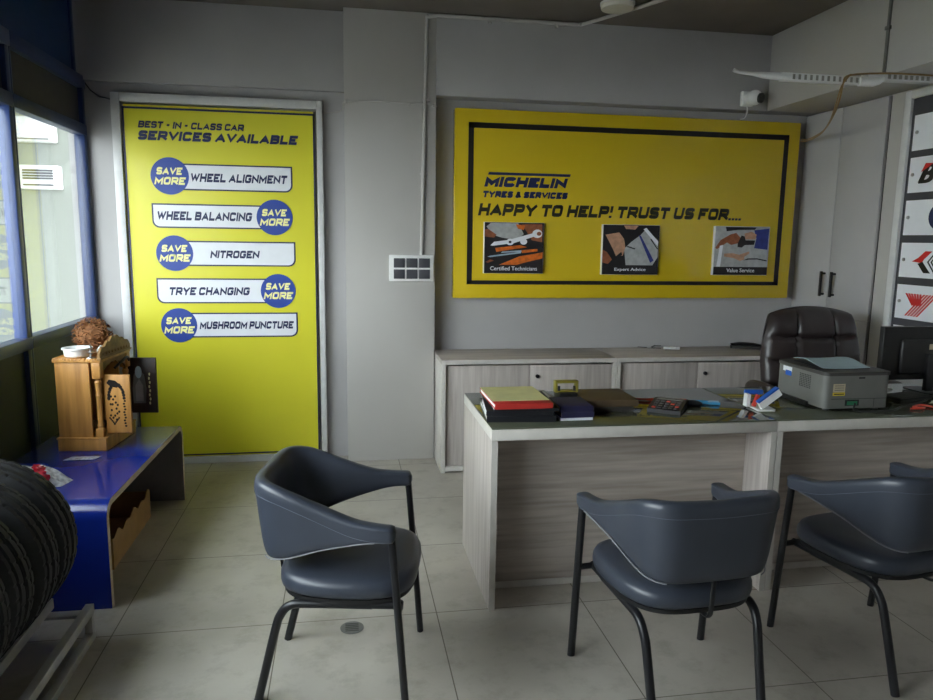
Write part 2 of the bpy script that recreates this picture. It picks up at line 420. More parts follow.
b = bmn(); box(b, 2.96, RW, FY, 4.87, 2.455, CZ, 0.003); struct('wall_right_beam', b, WALL2)
b = bmn(); box(b, RW, RW + 0.15, FY, BW, 0, CZ); struct('wall_right', b, WALL2)
b = bmn(); box(b, L - 0.1, RW + 0.15, FY - 0.12, FY, 0, CZ)
struct('wall_front', b, WALL)
struct('trim_2', box(bmn(), 0.612, 2.99, 4.986, 4.999, 0.0, 0.06), WALL)

# left shop window: bays of blue aluminium with dark lower panels
bays = [(4.99, 3.96), (3.96, 2.93), (2.93, 1.90), (1.90, 0.87), (0.87, -0.16)]
for i, (y1, y0) in enumerate(bays):
    w = bpy.data.objects.new('window_%d' % (i + 1), None); COL.objects.link(w)
    w.location = (L, y0, 0); w['kind'] = 'structure'
    b = bmn(); q = 0.045
    box(b, L - 0.05, L + 0.012, y1 - q, y1, 0, 2.49, 0.004)
    box(b, L - 0.05, L + 0.012, y0, y0 + 0.02, 0, 2.49, 0.004)
    box(b, L - 0.05, L - 0.018, y1 - 0.07, y1 - 0.02, 2.49, CZ, 0.003)
    box(b, L - 0.05, L + 0.004, y0, y1, 0.0, 0.06, 0.003)
    box(b, L - 0.05, L + 0.020, y0, y1, 0.945, 1.005, 0.004)
    box(b, L - 0.05, L + 0.016, y0, y1, 2.135, 2.20, 0.004)
    box(b, L - 0.05, L + 0.022, y0, y1, 2.415, 2.49, 0.004)
    o = obj('window_frame', b, BLUEF, w, world=True); o['kind'] = 'structure'
    o = obj('window_glass', box(bmn(), L - 0.022, L - 0.016, y0 + 0.02, y1 - q, 1.0, 2.14), GLASS, w, world=True); o['kind'] = 'structure'
    o = obj('lower_panel', box(bmn(), L - 0.03, L - 0.012, y0 + 0.02, y1 - q, 0.06, 0.95), LOWP, w, world=True); o['kind'] = 'structure'
    o = obj('transom_panel', box(bmn(), L - 0.03, L - 0.012, y0 + 0.02, y1 - q, 2.2, 2.42), DARKP, w, world=True); o['kind'] = 'structure'
    o = obj('top_panel', box(bmn(), L - 0.045, L - 0.028, y0, y1, 2.49, CZ), NAVYP, w, world=True); o['kind'] = 'structure'
b = bmn(); box(b, L - 0.05, L, FY, -0.16, 0, CZ); struct('wall_left', b, WALL)
# outside
struct('outside_ground', box(bmn(), -14, 14, -16, 12, -0.16, -0.11), OUTG)
struct('outside_wall', box(bmn(), -4.6, L - 0.1, 6.5, 6.65, -0.11, 4.2), OUTW)
struct('outside_added_shade_slab', box(bmn(), -3.75, L - 0.06, 3.0, 6.5, 2.95, 3.1), OUTW)  # unseen slab, added to keep skylight off the outside wall
struct('outside_added_shade_wall', box(bmn(), -3.75, -3.6, 3.0, 6.5, -0.11, 2.95), OUTW)  # unseen wall, added to dim the passage beyond the far windows
b = bmn(); box(b, -2.60, -2.27, 6.38, 6.499, 2.245, 2.44, 0.02, 3); box(b, -2.57, -2.30, 6.372, 6.381, 2.262, 2.272, mi=1)
solo('mounted_box', b, [WHITE, GREYP], 'plain white box seen through the window, high on the outside wall', 'box')
t = thing('vent_unit', 'white unit with a dark slot outside the window, below the plain box', 'vent', (-2.41, 6.44, 1.878))
obj('housing', box(bmn(), -2.56, -2.255, 6.40, 6.499, 1.878, 2.067, 0.012, 3), WHITE, t, world=True)
b = bmn()
for k in range(4): box(b, -2.52, -2.295, 6.394, 6.402, 1.955 + k * 0.021, 1.969 + k * 0.021)
box(b, -2.52, -2.295, 6.394, 6.402, 1.905, 1.918)
obj('louvre', b, DGREY, t, world=True)

# ================================================================== services sign (left)
SY = 4.95
def fs(u, v, d): return Vector((u, SY - d, v))
sg = thing('services_sign', 'tall yellow-green car services sign in white frame leaning by the window', 'sign', (-0.77, 4.97, 0.0))
b = bmn()
box(b, -1.345, -0.19, SY + 0.002, 4.99, 0.05, 2.33)
obj('sign_panel', b, YEL_L, sg, world=True)
b = bmn()
x0, x1, z0, z1, w_ = -1.415, -0.13, 0.003, 2.398, 0.052
box(b, x0, x0 + w_, SY - 0.012, 4.994, z0, z1, 0.003); box(b, x1 - w_ + 0.015, x1, SY - 0.012, 4.994, z0, z1, 0.003)
box(b, x0 + w_, x1 - w_ + 0.015, SY - 0.012, 4.994, z1 - w_, z1, 0.003); box(b, x0 + w_, x1 - w_ + 0.015, SY - 0.012, 4.994, z0, z0 + w_ - 0.008, 0.003)
obj('sign_frame', b, WMETAL, sg, world=True)
b = bmn(); bx0, bx1, bz0, bz1, lw = -1.352, -0.182, 0.058, 2.318, 0.009
for p in ([(bx0, bz0), (bx0 + lw, bz0), (bx0 + lw, bz1), (bx0, bz1)], [(bx1 - lw, bz0), (bx1, bz0), (bx1, bz1), (bx1 - lw, bz1)],
          [(bx0, bz0), (bx1, bz0), (bx1, bz0 + lw), (bx0, bz0 + lw)], [(bx0, bz1 - lw * 1.4), (bx1, bz1 - lw * 1.4), (bx1, bz1), (bx0, bz1)]):
    prism(b, p, fs, -0.001, 0.0015)
obj('border_line', b, NAVY, sg, world=True)
obj('heading_lettering', text_bm('BEST - IN - CLASS CAR', -1.264, -0.622, 2.192, 2.234, fs, wt=0.28), NAVY, sg, world=True)
obj('heading_lettering', text_bm('SERVICES AVAILABLE', -1.266, -0.284, 2.118, 2.176, fs, wt=0.32), NAVY, sg, world=True)
rows = [('L', -1.087, 1.900, 0.116, -0.328, 1.980, 1.814, 'WHEEL ALIGNMENT', -0.958, -0.358, 1.868, 1.922),
        ('R', -0.446, 1.652, 0.115, -1.206, 1.728, 1.574, 'WHEEL BALANCING', -1.172, -0.588, 1.624, 1.680),
        ('L', -1.079, 1.413, 0.114, -0.318, 1.494, 1.332, 'NITROGEN', -0.861, -0.546, 1.384, 1.434),
        ('R', -0.435, 1.170, 0.113, -1.200, 1.252, 1.088, 'TRYE CHANGING', -1.121, -0.617, 1.142, 1.194),
        ('L', -1.072, 0.944, 0.113, -0.313, 1.026, 0.862, 'MUSHROOM PUNCTURE', -0.945, -0.338, 0.918, 0.968)]
def barpoly(a, c, zt, zb, side, r):
    if side == 'L':                            # rounded at the lower right
        return [(a, zb)] + [(c - r + r * math.sin(k * PI / 12), zb + r - r * math.cos(k * PI / 12)) for k in range(7)] + [(c, zt), (a, zt)]
    return [(c, zb), (c, zt), (a, zt)] + [(a + r - r * math.cos(k * PI / 12), zb + r - r * math.sin(k * PI / 12)) for k in range(7)]
for side, cx, cz, r, ex, zt, zb, s, t0, t1, tb, tt in rows:
    a, c = (cx, ex) if side == 'L' else (ex, cx)
    bar = bmn(); prism(bar, barpoly(a, c, zt, zb, side, 0.045), fs, -0.001, 0.0012)
    bo = obj('label_bar_outline', bar, NAVY, sg, world=True)
    e = 0.009; bar = bmn(); prism(bar, barpoly(a + e, c - e, zt - e, zb + e, side, 0.038), fs, 0.0012, 0.0022)
    obj('label_bar', bar, WPRINT, bo, world=True)
    obj('lettering', text_bm(s, t0, t1, tb, tt, lambda u, v, d: fs(u, v, d + 0.0022), wt=0.29), NAVY, bo, world=True)
    bd = bmn(); prism(bd, circ(cx, cz, r), fs, 0.0, 0.003)
    bdg = obj('badge', bd, BLUE, sg, world=True)
    f2 = lambda u, v, d: fs(u, v, d + 0.003)
    obj('lettering', text_bm('SAVE', cx - 0.080, cx + 0.080, cz + 0.008, cz + 0.054, f2, wt=0.29), PALEY, bdg, world=True)
    obj('lettering', text_bm('MORE', cx - 0.096, cx + 0.098, cz - 0.054, cz - 0.006, f2, wt=0.29), PALEY, bdg, world=True)

# ================================================================== yellow board (right)
BY = 4.90
def fb(u, v, d): return Vector((u, BY - d, v))
bd = thing('wall_signboard', 'wide yellow acrylic board with three photo blocks above the low cabinets', 'sign', (1.995, 4.95, 1.128))
obj('board', box(bmn(), 0.738, 3.255, BY, 4.994, 1.128, 2.389, 0.004), YEL_R, bd, world=True)
b = bmn(); x0, x1, z0, z1, lw = 0.828, 3.168, 1.222, 2.301, 0.036
for p in ([(x0, z0), (x0 + lw, z0), (x0 + lw, z1), (x0, z1)], [(x1 - lw, z0), (x1, z0), (x1, z1), (x1 - lw, z1)],
          [(x0, z0), (x1, z0), (x1, z0 + 0.028), (x0, z0 + 0.028)], [(x0, z1 - 0.036), (x1, z1 - 0.036), (x1, z1), (x0, z1)]):
    prism(b, p, fb, -0.001, 0.002)
obj('border_line', b, BLACKI, bd, world=True)
b = bmn(); prism(b, [(0.965, 1.962), (1.540, 1.962), (1.546, 1.980), (0.971, 1.980)], fb, -0.001, 0.002)
obj('underline', b, NAVY, bd, world=True)
obj('logo_lettering', text_bm('MICHELIN', 0.940, 1.528, 1.883, 1.951, fb, wt=0.40, shear=0.32, asp=1.15), NAVY, bd, world=True)
obj('logo_lettering', text_bm('TYRES & SERVICES', 0.934, 1.530, 1.812, 1.856, fb, wt=0.37), NAVY, bd, world=True)
obj('slogan_lettering', text_bm('HAPPY TO HELP! TRUST US FOR....', 0.900, 2.838, 1.690, 1.772, fb, wt=0.33, asp=1.1), OLIVEI, bd, world=True)

def photo(x0, x1, z0, z1, polys, mats, cap, cu):
    pb = obj('photo_block', box(bmn(), x0, x1, BY - 0.028, BY - 0.0005, z0, z1, 0.002), WMETAL, bd, world=True)
    fp = lambda u, v, d: Vector((x0 + 0.004 + u * (x1 - x0 - 0.006), BY - 0.028 - d, z0 + 0.002 + v * (z1 - z0 - 0.004)))
    b = bmn()
    for k, (mi, pts) in enumerate(polys): prism(b, pts, fp, -0.0005, 0.0006 + 0.0002 * k, mi)
    prism(b, [(0, 0), (1, 0), (1, 0.165), (0, 0.165)], fp, -0.0005, 0.0006 + 0.0002 * len(polys), 0)
    obj('photo_print', b, mats, pb, world=True)
    fq = lambda u, v, d: fp(u, v, d + 0.0008 + 0.0002 * len(polys))
    obj('caption', text_bm(cap, cu[0], cu[1], 0.055, 0.135, fq, bold=0.02, shear=0.0, d=0.0008), WPRINT, pb, world=True)
full = [(0, 0), (1, 0), (1, 1), (0, 1)]
PM = [PDARK, PGREY, ORANGE, PLBLUE, SKIN1, SKIN2, PBLUE, WPRINT, REDI]
photo(0.940, 1.360, 1.300, 1.647, [
    (0, full), (1, [(0.03, 0.92), (0.1, 0.99), (0.56, 0.99), (0.66, 0.78), (0.55, 0.66), (0.30, 0.70), (0.12, 0.76)]),
    (4, [(0.0, 0.86), (0.06, 0.87), (0.2, 0.76), (0.16, 0.70), (0.0, 0.72)]), (4, [(0.62, 0.97), (0.97, 0.98), (0.98, 0.62), (0.8, 0.66), (0.7, 0.84)]),
    (2, [(0.52, 0.97), (0.68, 0.95), (0.66, 0.86), (0.56, 0.88)]),
    (7, [(0.10, 0.55), (0.16, 0.62), (0.4, 0.66), (0.82, 0.80), (0.86, 0.74), (0.5, 0.60), (0.14, 0.54)]), (7, circ(0.43, 0.62, 0.065, 18)), (0, circ(0.43, 0.62, 0.025, 12)),
    (7, circ(0.89, 0.79, 0.085, 18)), (4, circ(0.92, 0.79, 0.040, 12)), (7, circ(0.66, 0.63, 0.06, 16)),
    (2, [(0.18, 0.50), (0.6, 0.56), (0.72, 0.52), (0.5, 0.48), (0.2, 0.42)]),
    (3, [(0.05, 0.325), (0.10, 0.345), (0.62, 0.43), (0.62, 0.40), (0.1, 0.315)]), (3, [(0.28, 0.40), (0.3, 0.43), (0.64, 0.46), (0.64, 0.43)]),
    (2, [(0.62, 0.46), (0.9, 0.49), (0.9, 0.44), (0.64, 0.40)]), (2, [(0.22, 0.15), (0.60, 0.34), (0.99, 0.42), (0.99, 0.30), (0.7, 0.22), (0.5, 0.15)]),
    (4, [(0.02, 0.22), (0.1, 0.27), (0.16, 0.25), (0.06, 0.20)])], PM, 'Certified Technicians', (0.10, 0.90))
photo(1.784, 2.206, 1.296, 1.645, [
    (0, full), (1, [(0.42, 0.19), (0.38, 0.52), (0.50, 0.66), (0.66, 0.80), (0.76, 0.93), (0.98, 0.70), (0.99, 0.36), (0.90, 0.19)]),
    (0, [(0.78, 0.92), (0.99, 0.93), (0.98, 0.72)]), (7, [(0.71, 0.92), (0.76, 0.95), (0.99, 0.67), (0.98, 0.58)]),
    (6, [(0.63, 0.80), (0.67, 0.79), (0.92, 0.29), (0.86, 0.24)]), (0, [(0.84, 0.72), (0.86, 0.73), (0.99, 0.52), (0.97, 0.52)]),
    (5, [(0.04, 0.80), (0.28, 0.85), (0.37, 0.72), (0.40, 0.55), (0.36, 0.38), (0.24, 0.37), (0.20, 0.47), (0.12, 0.64)]),
    (0, [(0.24, 0.37), (0.33, 0.46), (0.35, 0.40), (0.30, 0.35)]), (4, [(0.0, 0.5), (0.08, 0.45), (0.17, 0.30), (0.10, 0.21), (0.0, 0.24)]),
    (0, [(0.42, 0.56), (0.44, 0.58), (0.58, 0.53), (0.57, 0.51)]), (5, [(0.36, 0.99), (0.62, 0.99), (0.56, 0.91), (0.40, 0.92)])], PM, 'Expert Advice', (0.22, 0.78))
photo(2.628, 3.056, 1.298, 1.648, [
    (1, full), (0, [(0.18, 0.99), (0.75, 0.99), (0.72, 0.94), (0.40, 0.93), (0.2, 0.90)]), (6, [(0.71, 0.93), (0.99, 0.97), (0.98, 0.53), (0.73, 0.56), (0.76, 0.76)]),
    (4, [(0.01, 0.56), (0.10, 0.72), (0.28, 0.84), (0.38, 0.87), (0.48, 0.75), (0.44, 0.66), (0.30, 0.62), (0.22, 0.67), (0.04, 0.53)]),
    (0, [(0.42, 0.66), (0.48, 0.82), (0.54, 0.80), (0.56, 0.72), (0.74, 0.72), (0.72, 0.63), (0.55, 0.62), (0.5, 0.57), (0.42, 0.58)]),
    (5, [(0.53, 0.86), (0.66, 0.90), (0.76, 0.84), (0.74, 0.74), (0.56, 0.74)]),
    (5, [(0.18, 0.44), (0.34, 0.45), (0.46, 0.42), (0.64, 0.49), (0.65, 0.45), (0.56, 0.38), (0.56, 0.32), (0.48, 0.29), (0.36, 0.35), (0.18, 0.38)]),
    (0, [(0.54, 0.30), (0.62, 0.345), (0.80, 0.35), (0.98, 0.31), (0.98, 0.285), (0.80, 0.325), (0.64, 0.32)]),
    (7, [(0.05, 0.17), (0.09, 0.6), (0.15, 0.62), (0.12, 0.17)])], PM, 'Value Service', (0.24, 0.76))

# ================================================================== brand rack sign on the right wall
def fr_(u, v, d): return Vector((RW - 0.03 - d, 4.035 - u, v))
pr = thing('brand_display', 'white-framed rack of white logo strips on dark backing, on the right wall', 'sign', (RW - 0.015, 3.55, 0.82))
obj('backing', box(bmn(), RW - 0.03, RW - 0.001, 3.06, 4.03, 0.80, 2.42), DGREY, pr, world=True)
b = bmn()
box(b, RW - 0.05, RW - 0.001, 3.985, 4.035, 0.78, 2.435, 0.003); box(b, RW - 0.05, RW - 0.001, 3.05, 3.10, 0.78, 2.435, 0.003)
box(b, RW - 0.05, RW - 0.001, 3.10, 3.985, 2.39, 2.435, 0.003); box(b, RW - 0.05, RW - 0.001, 3.10, 3.985, 0.78, 0.82, 0.003)
obj('display_frame', b, WMETAL, pr, world=True)
tops = [2.290, 2.045, 1.795, 1.545, 1.295, 1.045]
strips = []
for k, zt in enumerate(tops):
    b = bmn(); prism(b, [(0.075, zt - 0.205), (0.91, zt - 0.205), (0.91, zt), (0.075, zt)], fr_, -0.001, 0.004)
    s = obj('logo_strip', b, WPRINT, pr, world=True)
    b = bmn(); prism(b, circ(0.105, zt - 0.10, 0.010, 12), fr_, 0.004, 0.010)
    obj('fixing_screw', b, STEEL, s, world=True)
    strips.append(s)
fr2 = lambda u, v, d: fr_(u, v, d + 0.004)
zt = tops[1]
b = text_bm('B', 0.150, 0.285, zt - 0.155, zt - 0.045, fr2, bold=0.08, shear=0.4); obj('logo', b, BLACKI, strips[1], world=True)
b = bmn(); prism(b, [(0.168, zt - 0.09), (0.198, zt - 0.04), (0.258, zt - 0.045), (0.198, zt - 0.075)], fr2, 0.001, 0.0022); obj('logo_accent', b, REDI, strips[1], world=True)
obj('lettering', text_bm('RIDGESTONE', 0.275, 0.85, zt - 0.152, zt - 0.065, fr2, wt=0.2), BLACKI, strips[1], world=True)
zt = tops[2]
b = bmn(); prism(b, circ(0.335, zt - 0.10, 0.075), fr2, 0, 0.0015); obj('logo', b, NAVY, strips[2], world=True)
zt = tops[3]
b = bmn(); c = zt - 0.11
prism(b, [(0.17, c), (0.215, c + 0.022), (0.265, c + 0.062), (0.315, c + 0.062), (0.26, c + 0.015), (0.25, c), (0.235, c - 0.006)], fr2, 0, 0.0016, 0)
prism(b, [(0.235, c - 0.006), (0.25, c), (0.315, c - 0.065), (0.265, c - 0.065), (0.215, c - 0.012)], fr2, 0, 0.0016, 1)
for k in range(3):
    a = 0.285 + 0.025 * k
    prism(b, [(a, c), (a + 0.055, c + 0.062), (a + 0.066, c + 0.062), (a + 0.011, c), (a + 0.066, c - 0.065), (a + 0.055, c - 0.065)], fr2, 0, 0.0014, 1)
obj('logo', b, [REDI, BLACKI], strips[3], world=True)
zt = tops[4]; c = zt - 0.11
b = bmn()
for k in range(6):
    e = 0.022 * k
    prism(b, [(0.145 + e, c + 0.06 - 0.0 * e), (0.160 + e, c + 0.06), (0.215 + e * 0.55, c - 0.005), (0.205 + e * 0.5, c - 0.012)], fr2, 0, 0.0013)
for k in range(5):
    e = 0.022 * k
    prism(b, [(0.155 + e, c - 0.075), (0.168 + e, c - 0.075), (0.300 + e, c + 0.06), (0.286 + e, c + 0.06)], fr2, 0, 0.0016)
obj('logo', b, REDI, strips[4], world=True)
obj('lettering', text_bm('YOKOHAMA', 0.42, 0.89, c - 0.065, c + 0.045, fr2, wt=0.13, shear=0.0, asp=0.8), BLACKI, strips[4], world=True)

pr.location.y -= 0.03
# ================================================================== built-in wardrobe on the right wall
wr = thing('wardrobe', 'tall grey built-in wardrobe with black handles right of the yellow board', 'wardrobe', (RW - 0.01, 4.58, 0))
def leaf(y0, y1, z0, z1): return obj('door', box(bmn(), RW - 0.022, RW - 0.002, y0, y1, z0, z1, 0.0015), WALL, wr, world=True)
d1 = leaf(4.600, 4.995, 0.99, 2.450); d2 = leaf(4.176, 4.594, 1.036, 2.450); leaf(4.600, 4.995, 0.02, 0.984); leaf(4.176, 4.594, 0.02, 1.030)
for d, y in ((d1, 4.635), (d2, 4.525)):
    b = bmn()
    tube(b, [(RW - 0.022, y, 1.18), (RW - 0.052, y, 1.18)], 0.007, 8); tube(b, [(RW - 0.022, y, 1.325), (RW - 0.052, y, 1.325)], 0.007, 8)
    box(b, RW - 0.060, RW - 0.046, y - 0.010, y + 0.010, 1.165, 1.34, 0.003)
    obj('handle', b, BLKM, d, world=True)
b = bmn(); box(b, RW - 0.0015, RW - 0.0005, 4.170, 4.176, 0.02, 2.45); box(b, RW - 0.0015, RW - 0.0005, 4.594, 4.600, 0.02, 2.45)
obj('door_gap', b, GROOVE, wr, world=True)

# ================================================================== wall and ceiling fittings
sw = thing('switch_panel', 'white six-way switch panel on the grey pillar', 'switch panel', (0.445, 4.86, 1.245))
obj('cover_plate', box(bmn(), 0.296, 0.592, 4.835, 4.869, 1.245, 1.42, 0.005), WHITE, sw, world=True)
for i in range(3):
    for j in range(2):
        x = 0.325 + i * 0.084; z = 1.262 + j * 0.074
        obj('switch', box(bmn(), x, x + 0.074, 4.829, 4.836, z, z + 0.062, 0.002), DGREY, sw, world=True)
cd = thing('conduit', 'grey conduit pipe running down the pillar to the switch panel and along the ceiling', 'conduit', (0.53, 4.86, 1.42))
obj('pipe', tube(bmn(), smooth_path([(0.512, 4.858, 1.421), (0.527, 4.858, 2.2), (0.540, 4.858, 2.87), (0.548, 4.857, 2.925), (0.60, 4.856, 2.942), (0.70, 4.856, 2.944), (1.48, 4.856, 2.944), (1.56, 4.846, 2.944), (1.60, 4.80, 2.944), (1.86, 4.30, 2.944), (2.2, 3.6, 2.944)], 5), 0.012, 10), WALL2, cd, world=True)
for p in ((0.522, 1.95), (0.531, 2.42)):
    obj('clip', box(bmn(), p[0] - 0.02, p[0] + 0.035, 4.85, 4.8695, p[1] - 0.008, p[1] + 0.008, 0.002), WALL2, cd, world=True)
for x in (0.95, 1.40):
    obj('clip', box(bmn(), x - 0.012, x + 0.012, 4.842, 4.8695, 2.918, 2.932, 0.002), WALL2, cd, world=True)
b = bmn(); tube(b, [(-0.13, 4.993, 2.33), (-0.02, 4.993, 2.345), (0.004, 4.985, 2.36), (0.006, 4.87, 2.378), (0.018, 4.865, 2.386), (0.2, 4.865, 2.40), (0.40, 4.865, 2.398), (0.46, 4.852, 2.396), (0.53, 4.836, 2.392), (0.585, 4.855, 2.386), (0.60, 4.863, 2.385), (0.612, 4.868, 2.384)], 0.0045, 8)
for x in (0.018, 0.425, 0.592): box(b, x - 0.008, x + 0.008, 4.855, 4.8695, 2.378, 2.40, 0.002)
solo('thin_cable', b, WALL2, 'thin pale cable crossing the upper part of the grey pillar', 'cable')
b = bmn(); tube(b, [(-1.575, 4.992, 2.46), (-1.54, 4.990, 2.41), (-1.49, 4.988, 2.375), (-1.42, 4.988, 2.36)], 0.004, 8)
solo('loose_cable', b, DGREY, 'short dark cable sagging to the top corner of the services sign', 'cable')
lp = thing('ceiling_lamp', 'round white surface lamp on the dark ceiling', 'lamp', (1.655, 4.43, CZ - 0.001))
lathe(b := bmn(), [(0.0, -0.040), (0.075, -0.040), (0.096, -0.036), (0.100, -0.028), (0.100, 0.0), (0, 0)], 40); obj('diffuser', b, GREYL, lp)
lathe(b := bmn(), [(0.1005, -0.012), (0.105, -0.012), (0.105, 0.0), (0.1005, 0.0)], 40); obj('lamp_ring', b, WHITE, lp)
cc = thing('security_camera', 'white dome security camera on the beam above the yellow board', 'security camera', (2.79, 4.84, 2.49))
obj('mounting_plate', box(bmn(), 2.745, 2.835, 4.835, 4.869, 2.475, 2.575, 0.008, 3), WHITE, cc, world=True)
b = bmn(); ball(b, (2.815, 4.795, 2.525), 0.052); tube(b, [(2.80, 4.84, 2.525), (2.81, 4.80, 2.525)], 0.045, 20)
obj('camera_head', b, WHITE, cc, world=True)
v = Vector((0.45, -0.86, -0.18)).normalized(); c0 = Vector((2.815, 4.795, 2.525))
b = bmn(); tube(b, [c0 + v * 0.02, c0 + v * 0.056], 0.033, 20); obj('lens', b, BLKP, cc, world=True)
b = bmn(); tube(b, smooth_path([(2.80, 4.86, 2.478), (2.805, 4.862, 2.44), (2.79, 4.864, 2.40), (2.765, 4.88, 2.392)], 4), 0.004, 8); obj('lead', b, WHITE, cc, world=True)
bt = thing('tube_light_batten', 'white slotted tube light batten reaching out from under the right beam', 'light fitting', (2.65, 3.68, 2.40))
b = bmn(); box(b, 2.30, 2.815, 3.662, 3.70, 2.385, 2.428, 0.006); tube(b, [(2.03, 3.682, 2.428), (2.06, 3.682, 2.418), (2.14, 3.682, 2.414), (2.2, 3.682, 2.41), (2.32, 3.682, 2.408)], [0.010, 0.009, 0.010, 0.017, 0.022], 12)
ch1 = obj('outer_channel', b, WHITE, bt, world=True)
b = bmn(); box(b, 2.80, 3.32, 3.655, 3.715, 2.415, 2.4545, 0.004); ch2 = obj('inner_channel', b, WMETAL, bt, world=True)
b = bmn(); tube(b, [(2.76, 3.672, 2.402), (2.84, 3.67, 2.404), (2.875, 3.668, 2.412), (2.90, 3.668, 2.425)], [0.024, 0.026, 0.022, 0.016], 14); obj('end_cap', b, WHITE, bt, world=True)
b = bmn()
for k in range(12): box(b, 2.36 + k * 0.034, 2.374 + k * 0.034, 3.6605, 3.663, 2.394, 2.42)
obj('slot_grille', b, GREYL2, ch1, world=True)
b = bmn()
for k in range(8): box(b, 2.92 + k * 0.034, 2.938 + k * 0.034, 3.6535, 3.6565, 2.422, 2.444)
obj('slot_grille', b, GREYL2, ch2, world=True)
b = bmn()
tube(b, smooth_path([(3.22, 3.65, 2.45), (3.05, 3.64, 2.448), (2.86, 3.648, 2.445), (2.68, 3.650, 2.425), (2.655, 3.655, 2.38), (2.665, 3.69, 2.30), (2.852, 4.0, 2.265), (3.08, 4.4, 2.255), (3.225, 4.75, 2.258), (3.268, 4.90, 2.272)], 6), 0.005, 8)
tube(b, smooth_path([(2.69, 3.648, 2.432), (2.645, 3.652, 2.37), (2.655, 3.70, 2.285), (2.84, 4.0, 2.25), (3.07, 4.4, 2.24), (3.22, 4.75, 2.245), (3.268, 4.91, 2.262)], 6), 0.004, 8)
solo('twin_wire', b, WIRE_Y, 'tan and dark wires hanging from the batten to the yellow board', 'wire')
b = bmn(); tube(b, [(2.952, 3.73, 2.457), (2.952, 3.727, 2.958)], 0.009, 10); box(b, 2.942, 2.9595, 3.712, 3.746, 2.695, 2.715, 0.002)
solo('vertical_conduit', b, GREYP, 'straight thin conduit on the face of the right-hand beam', 'conduit')
lathe(b := bmn(), [(0, 0.0), (0.046, 0.0), (0.046, 0.003), (0.040, 0.0035), (0.0, 0.0035)], 28)
for k in range(-2, 3): box(b, -0.026, 0.026, k * 0.013 - 0.003, k * 0.013 + 0.003, 0.0034, 0.0042, mi=1)
o = obj('floor_drain', b, [GREYP, GREYD]); o.location = (0.014, 2.691, 0.0003); tag(o, 'small round grey drain cover in the floor near the front chair', 'drain')

# ================================================================== low cabinets by the back wall
def cabinet(x0, x1, label):
    zt, y0, y1 = 0.757, 4.53, 4.985
    t = thing('low_cabinet', label, 'cabinet', ((x0 + x1) / 2, (y0 + y1) / 2, 0), 0, 'low cabinets under the yellow board')
    b = bmn()
    box(b, x0, x0 + 0.028, y0, y1, 0, zt - 0.0285, 0.0015); box(b, x1 - 0.028, x1, y0, y1, 0, zt - 0.0285, 0.0015)
    box(b, x0 + 0.028, x1 - 0.028, y0, y1, 0.012, 0.04, 0.0015); box(b, x0 + 0.028, x1 - 0.028, y1 - 0.015, y1, 0.04, zt - 0.03)
    box(b, x0 + 0.028, x1 - 0.028, y0 + 0.03, y1 - 0.02, 0.38, 0.40)
    obj('carcass', b, LAM_E, t, world=True)
    b = bmn(); box(b, x0, x1, y0 - 0.004, y1, zt - 0.028, zt, 0.0015); obj('cabinet_top', b, [LAM_H], t, world=True)
    b = bmn(); box(b, x0 - 0.0005, x1 + 0.0005, y0 - 0.0055, y0 - 0.0035, zt - 0.028, zt); obj('edge_band', b, LAM_E, t, world=True)
    xm = (x0 + x1) / 2
    d1 = obj('sliding_door', box(bmn(), x0 + 0.032, xm + 0.03, y0 + 0.026, y0 + 0.044, 0.043, zt - 0.042, 0.001), LAM_V, t, world=True)
    d2 = obj('sliding_door', box(bmn(), xm, x1 - 0.032, y0 + 0.004, y0 + 0.022, 0.043, zt - 0.042, 0.001), LAM_V, t, world=True)
    b = bmn(); tube(b, [(xm + 0.045, y0 + 0.004, zt - 0.115), (xm + 0.045, y0 - 0.006, zt - 0.115)], 0.013, 16); obj('lock', b, BLKM, d2, world=True)
    return t
cabinet(0.612, 1.797, 'low grey wood cabinet with sliding doors next to the pillar')
cabinet(1.800, 2.985, 'low grey wood cabinet with sliding doors behind the leather chair')
ZC = 0.757
pc = thing('glasses_case', 'dark folded case lying on the cabinet left of the leather chair', 'case', (2.93, 4.86, ZC))
b = bmn(); vbox(b, -0.115, 0.115, -0.035, 0.035, 0.001, 0.020, 0.03, 5); obj('lower_shell', b, GREYD, pc)
b = bmn(); tube(b, [(-0.11, 0, 0.028), (-0.05, 0, 0.036), (0.05, 0, 0.034), (0.11, 0, 0.026)], [0.012, 0.017, 0.016, 0.010], 12, sx=0.7, sy=1.9); obj('upper_shell', b, BLKP, pc)
pc.rotation_euler = (0, 0, -0.35)
mk = thing('marker_pen', 'short white marker lying on the back cabinet beside keys', 'marker', (2.335, 4.855, ZC), -0.2)
b = bmn(); tube(b, [(-0.055, 0, 0.0115), (0.03, 0, 0.0115)], 0.011, 16); obj('barrel', b, WHITE, mk)
b = bmn(); tube(b, [(0.03, 0, 0.0115), (0.06, 0, 0.0115)], 0.0112, 16); obj('cap', b, WMETAL, mk)
ks = thing('key_bunch', 'bunch of dark keys on a ring on the back cabinet', 'keys', (2.20, 4.93, ZC))
b = bmn(); tube(b, [(0.017 * math.cos(a * PI / 8), 0.017 * math.sin(a * PI / 8), 0.004) for a in range(16)], 0.002, 6, closed=True); obj('key_ring', b, STEEL, ks)
for k, (a, z) in enumerate(((2.6, 0.003), (-0.6, 0.003), (-0.15, 0.009))):
    b = bmn(); M = Matrix.Rotation(a, 4, 'Z')
    prism(b, [(0.016, -0.011), (0.04, -0.012), (0.044, -0.004), (0.085, -0.004), (0.085, 0.004), (0.044, 0.004), (0.04, 0.012), (0.016, 0.011)], lambda u, v, d, M=M, z=z: M @ Vector((u, v, z + d + 0.010 * (u > 0.03) * (k == 2))), 0, 0.004)
    obj('key', b, GREYD, ks)

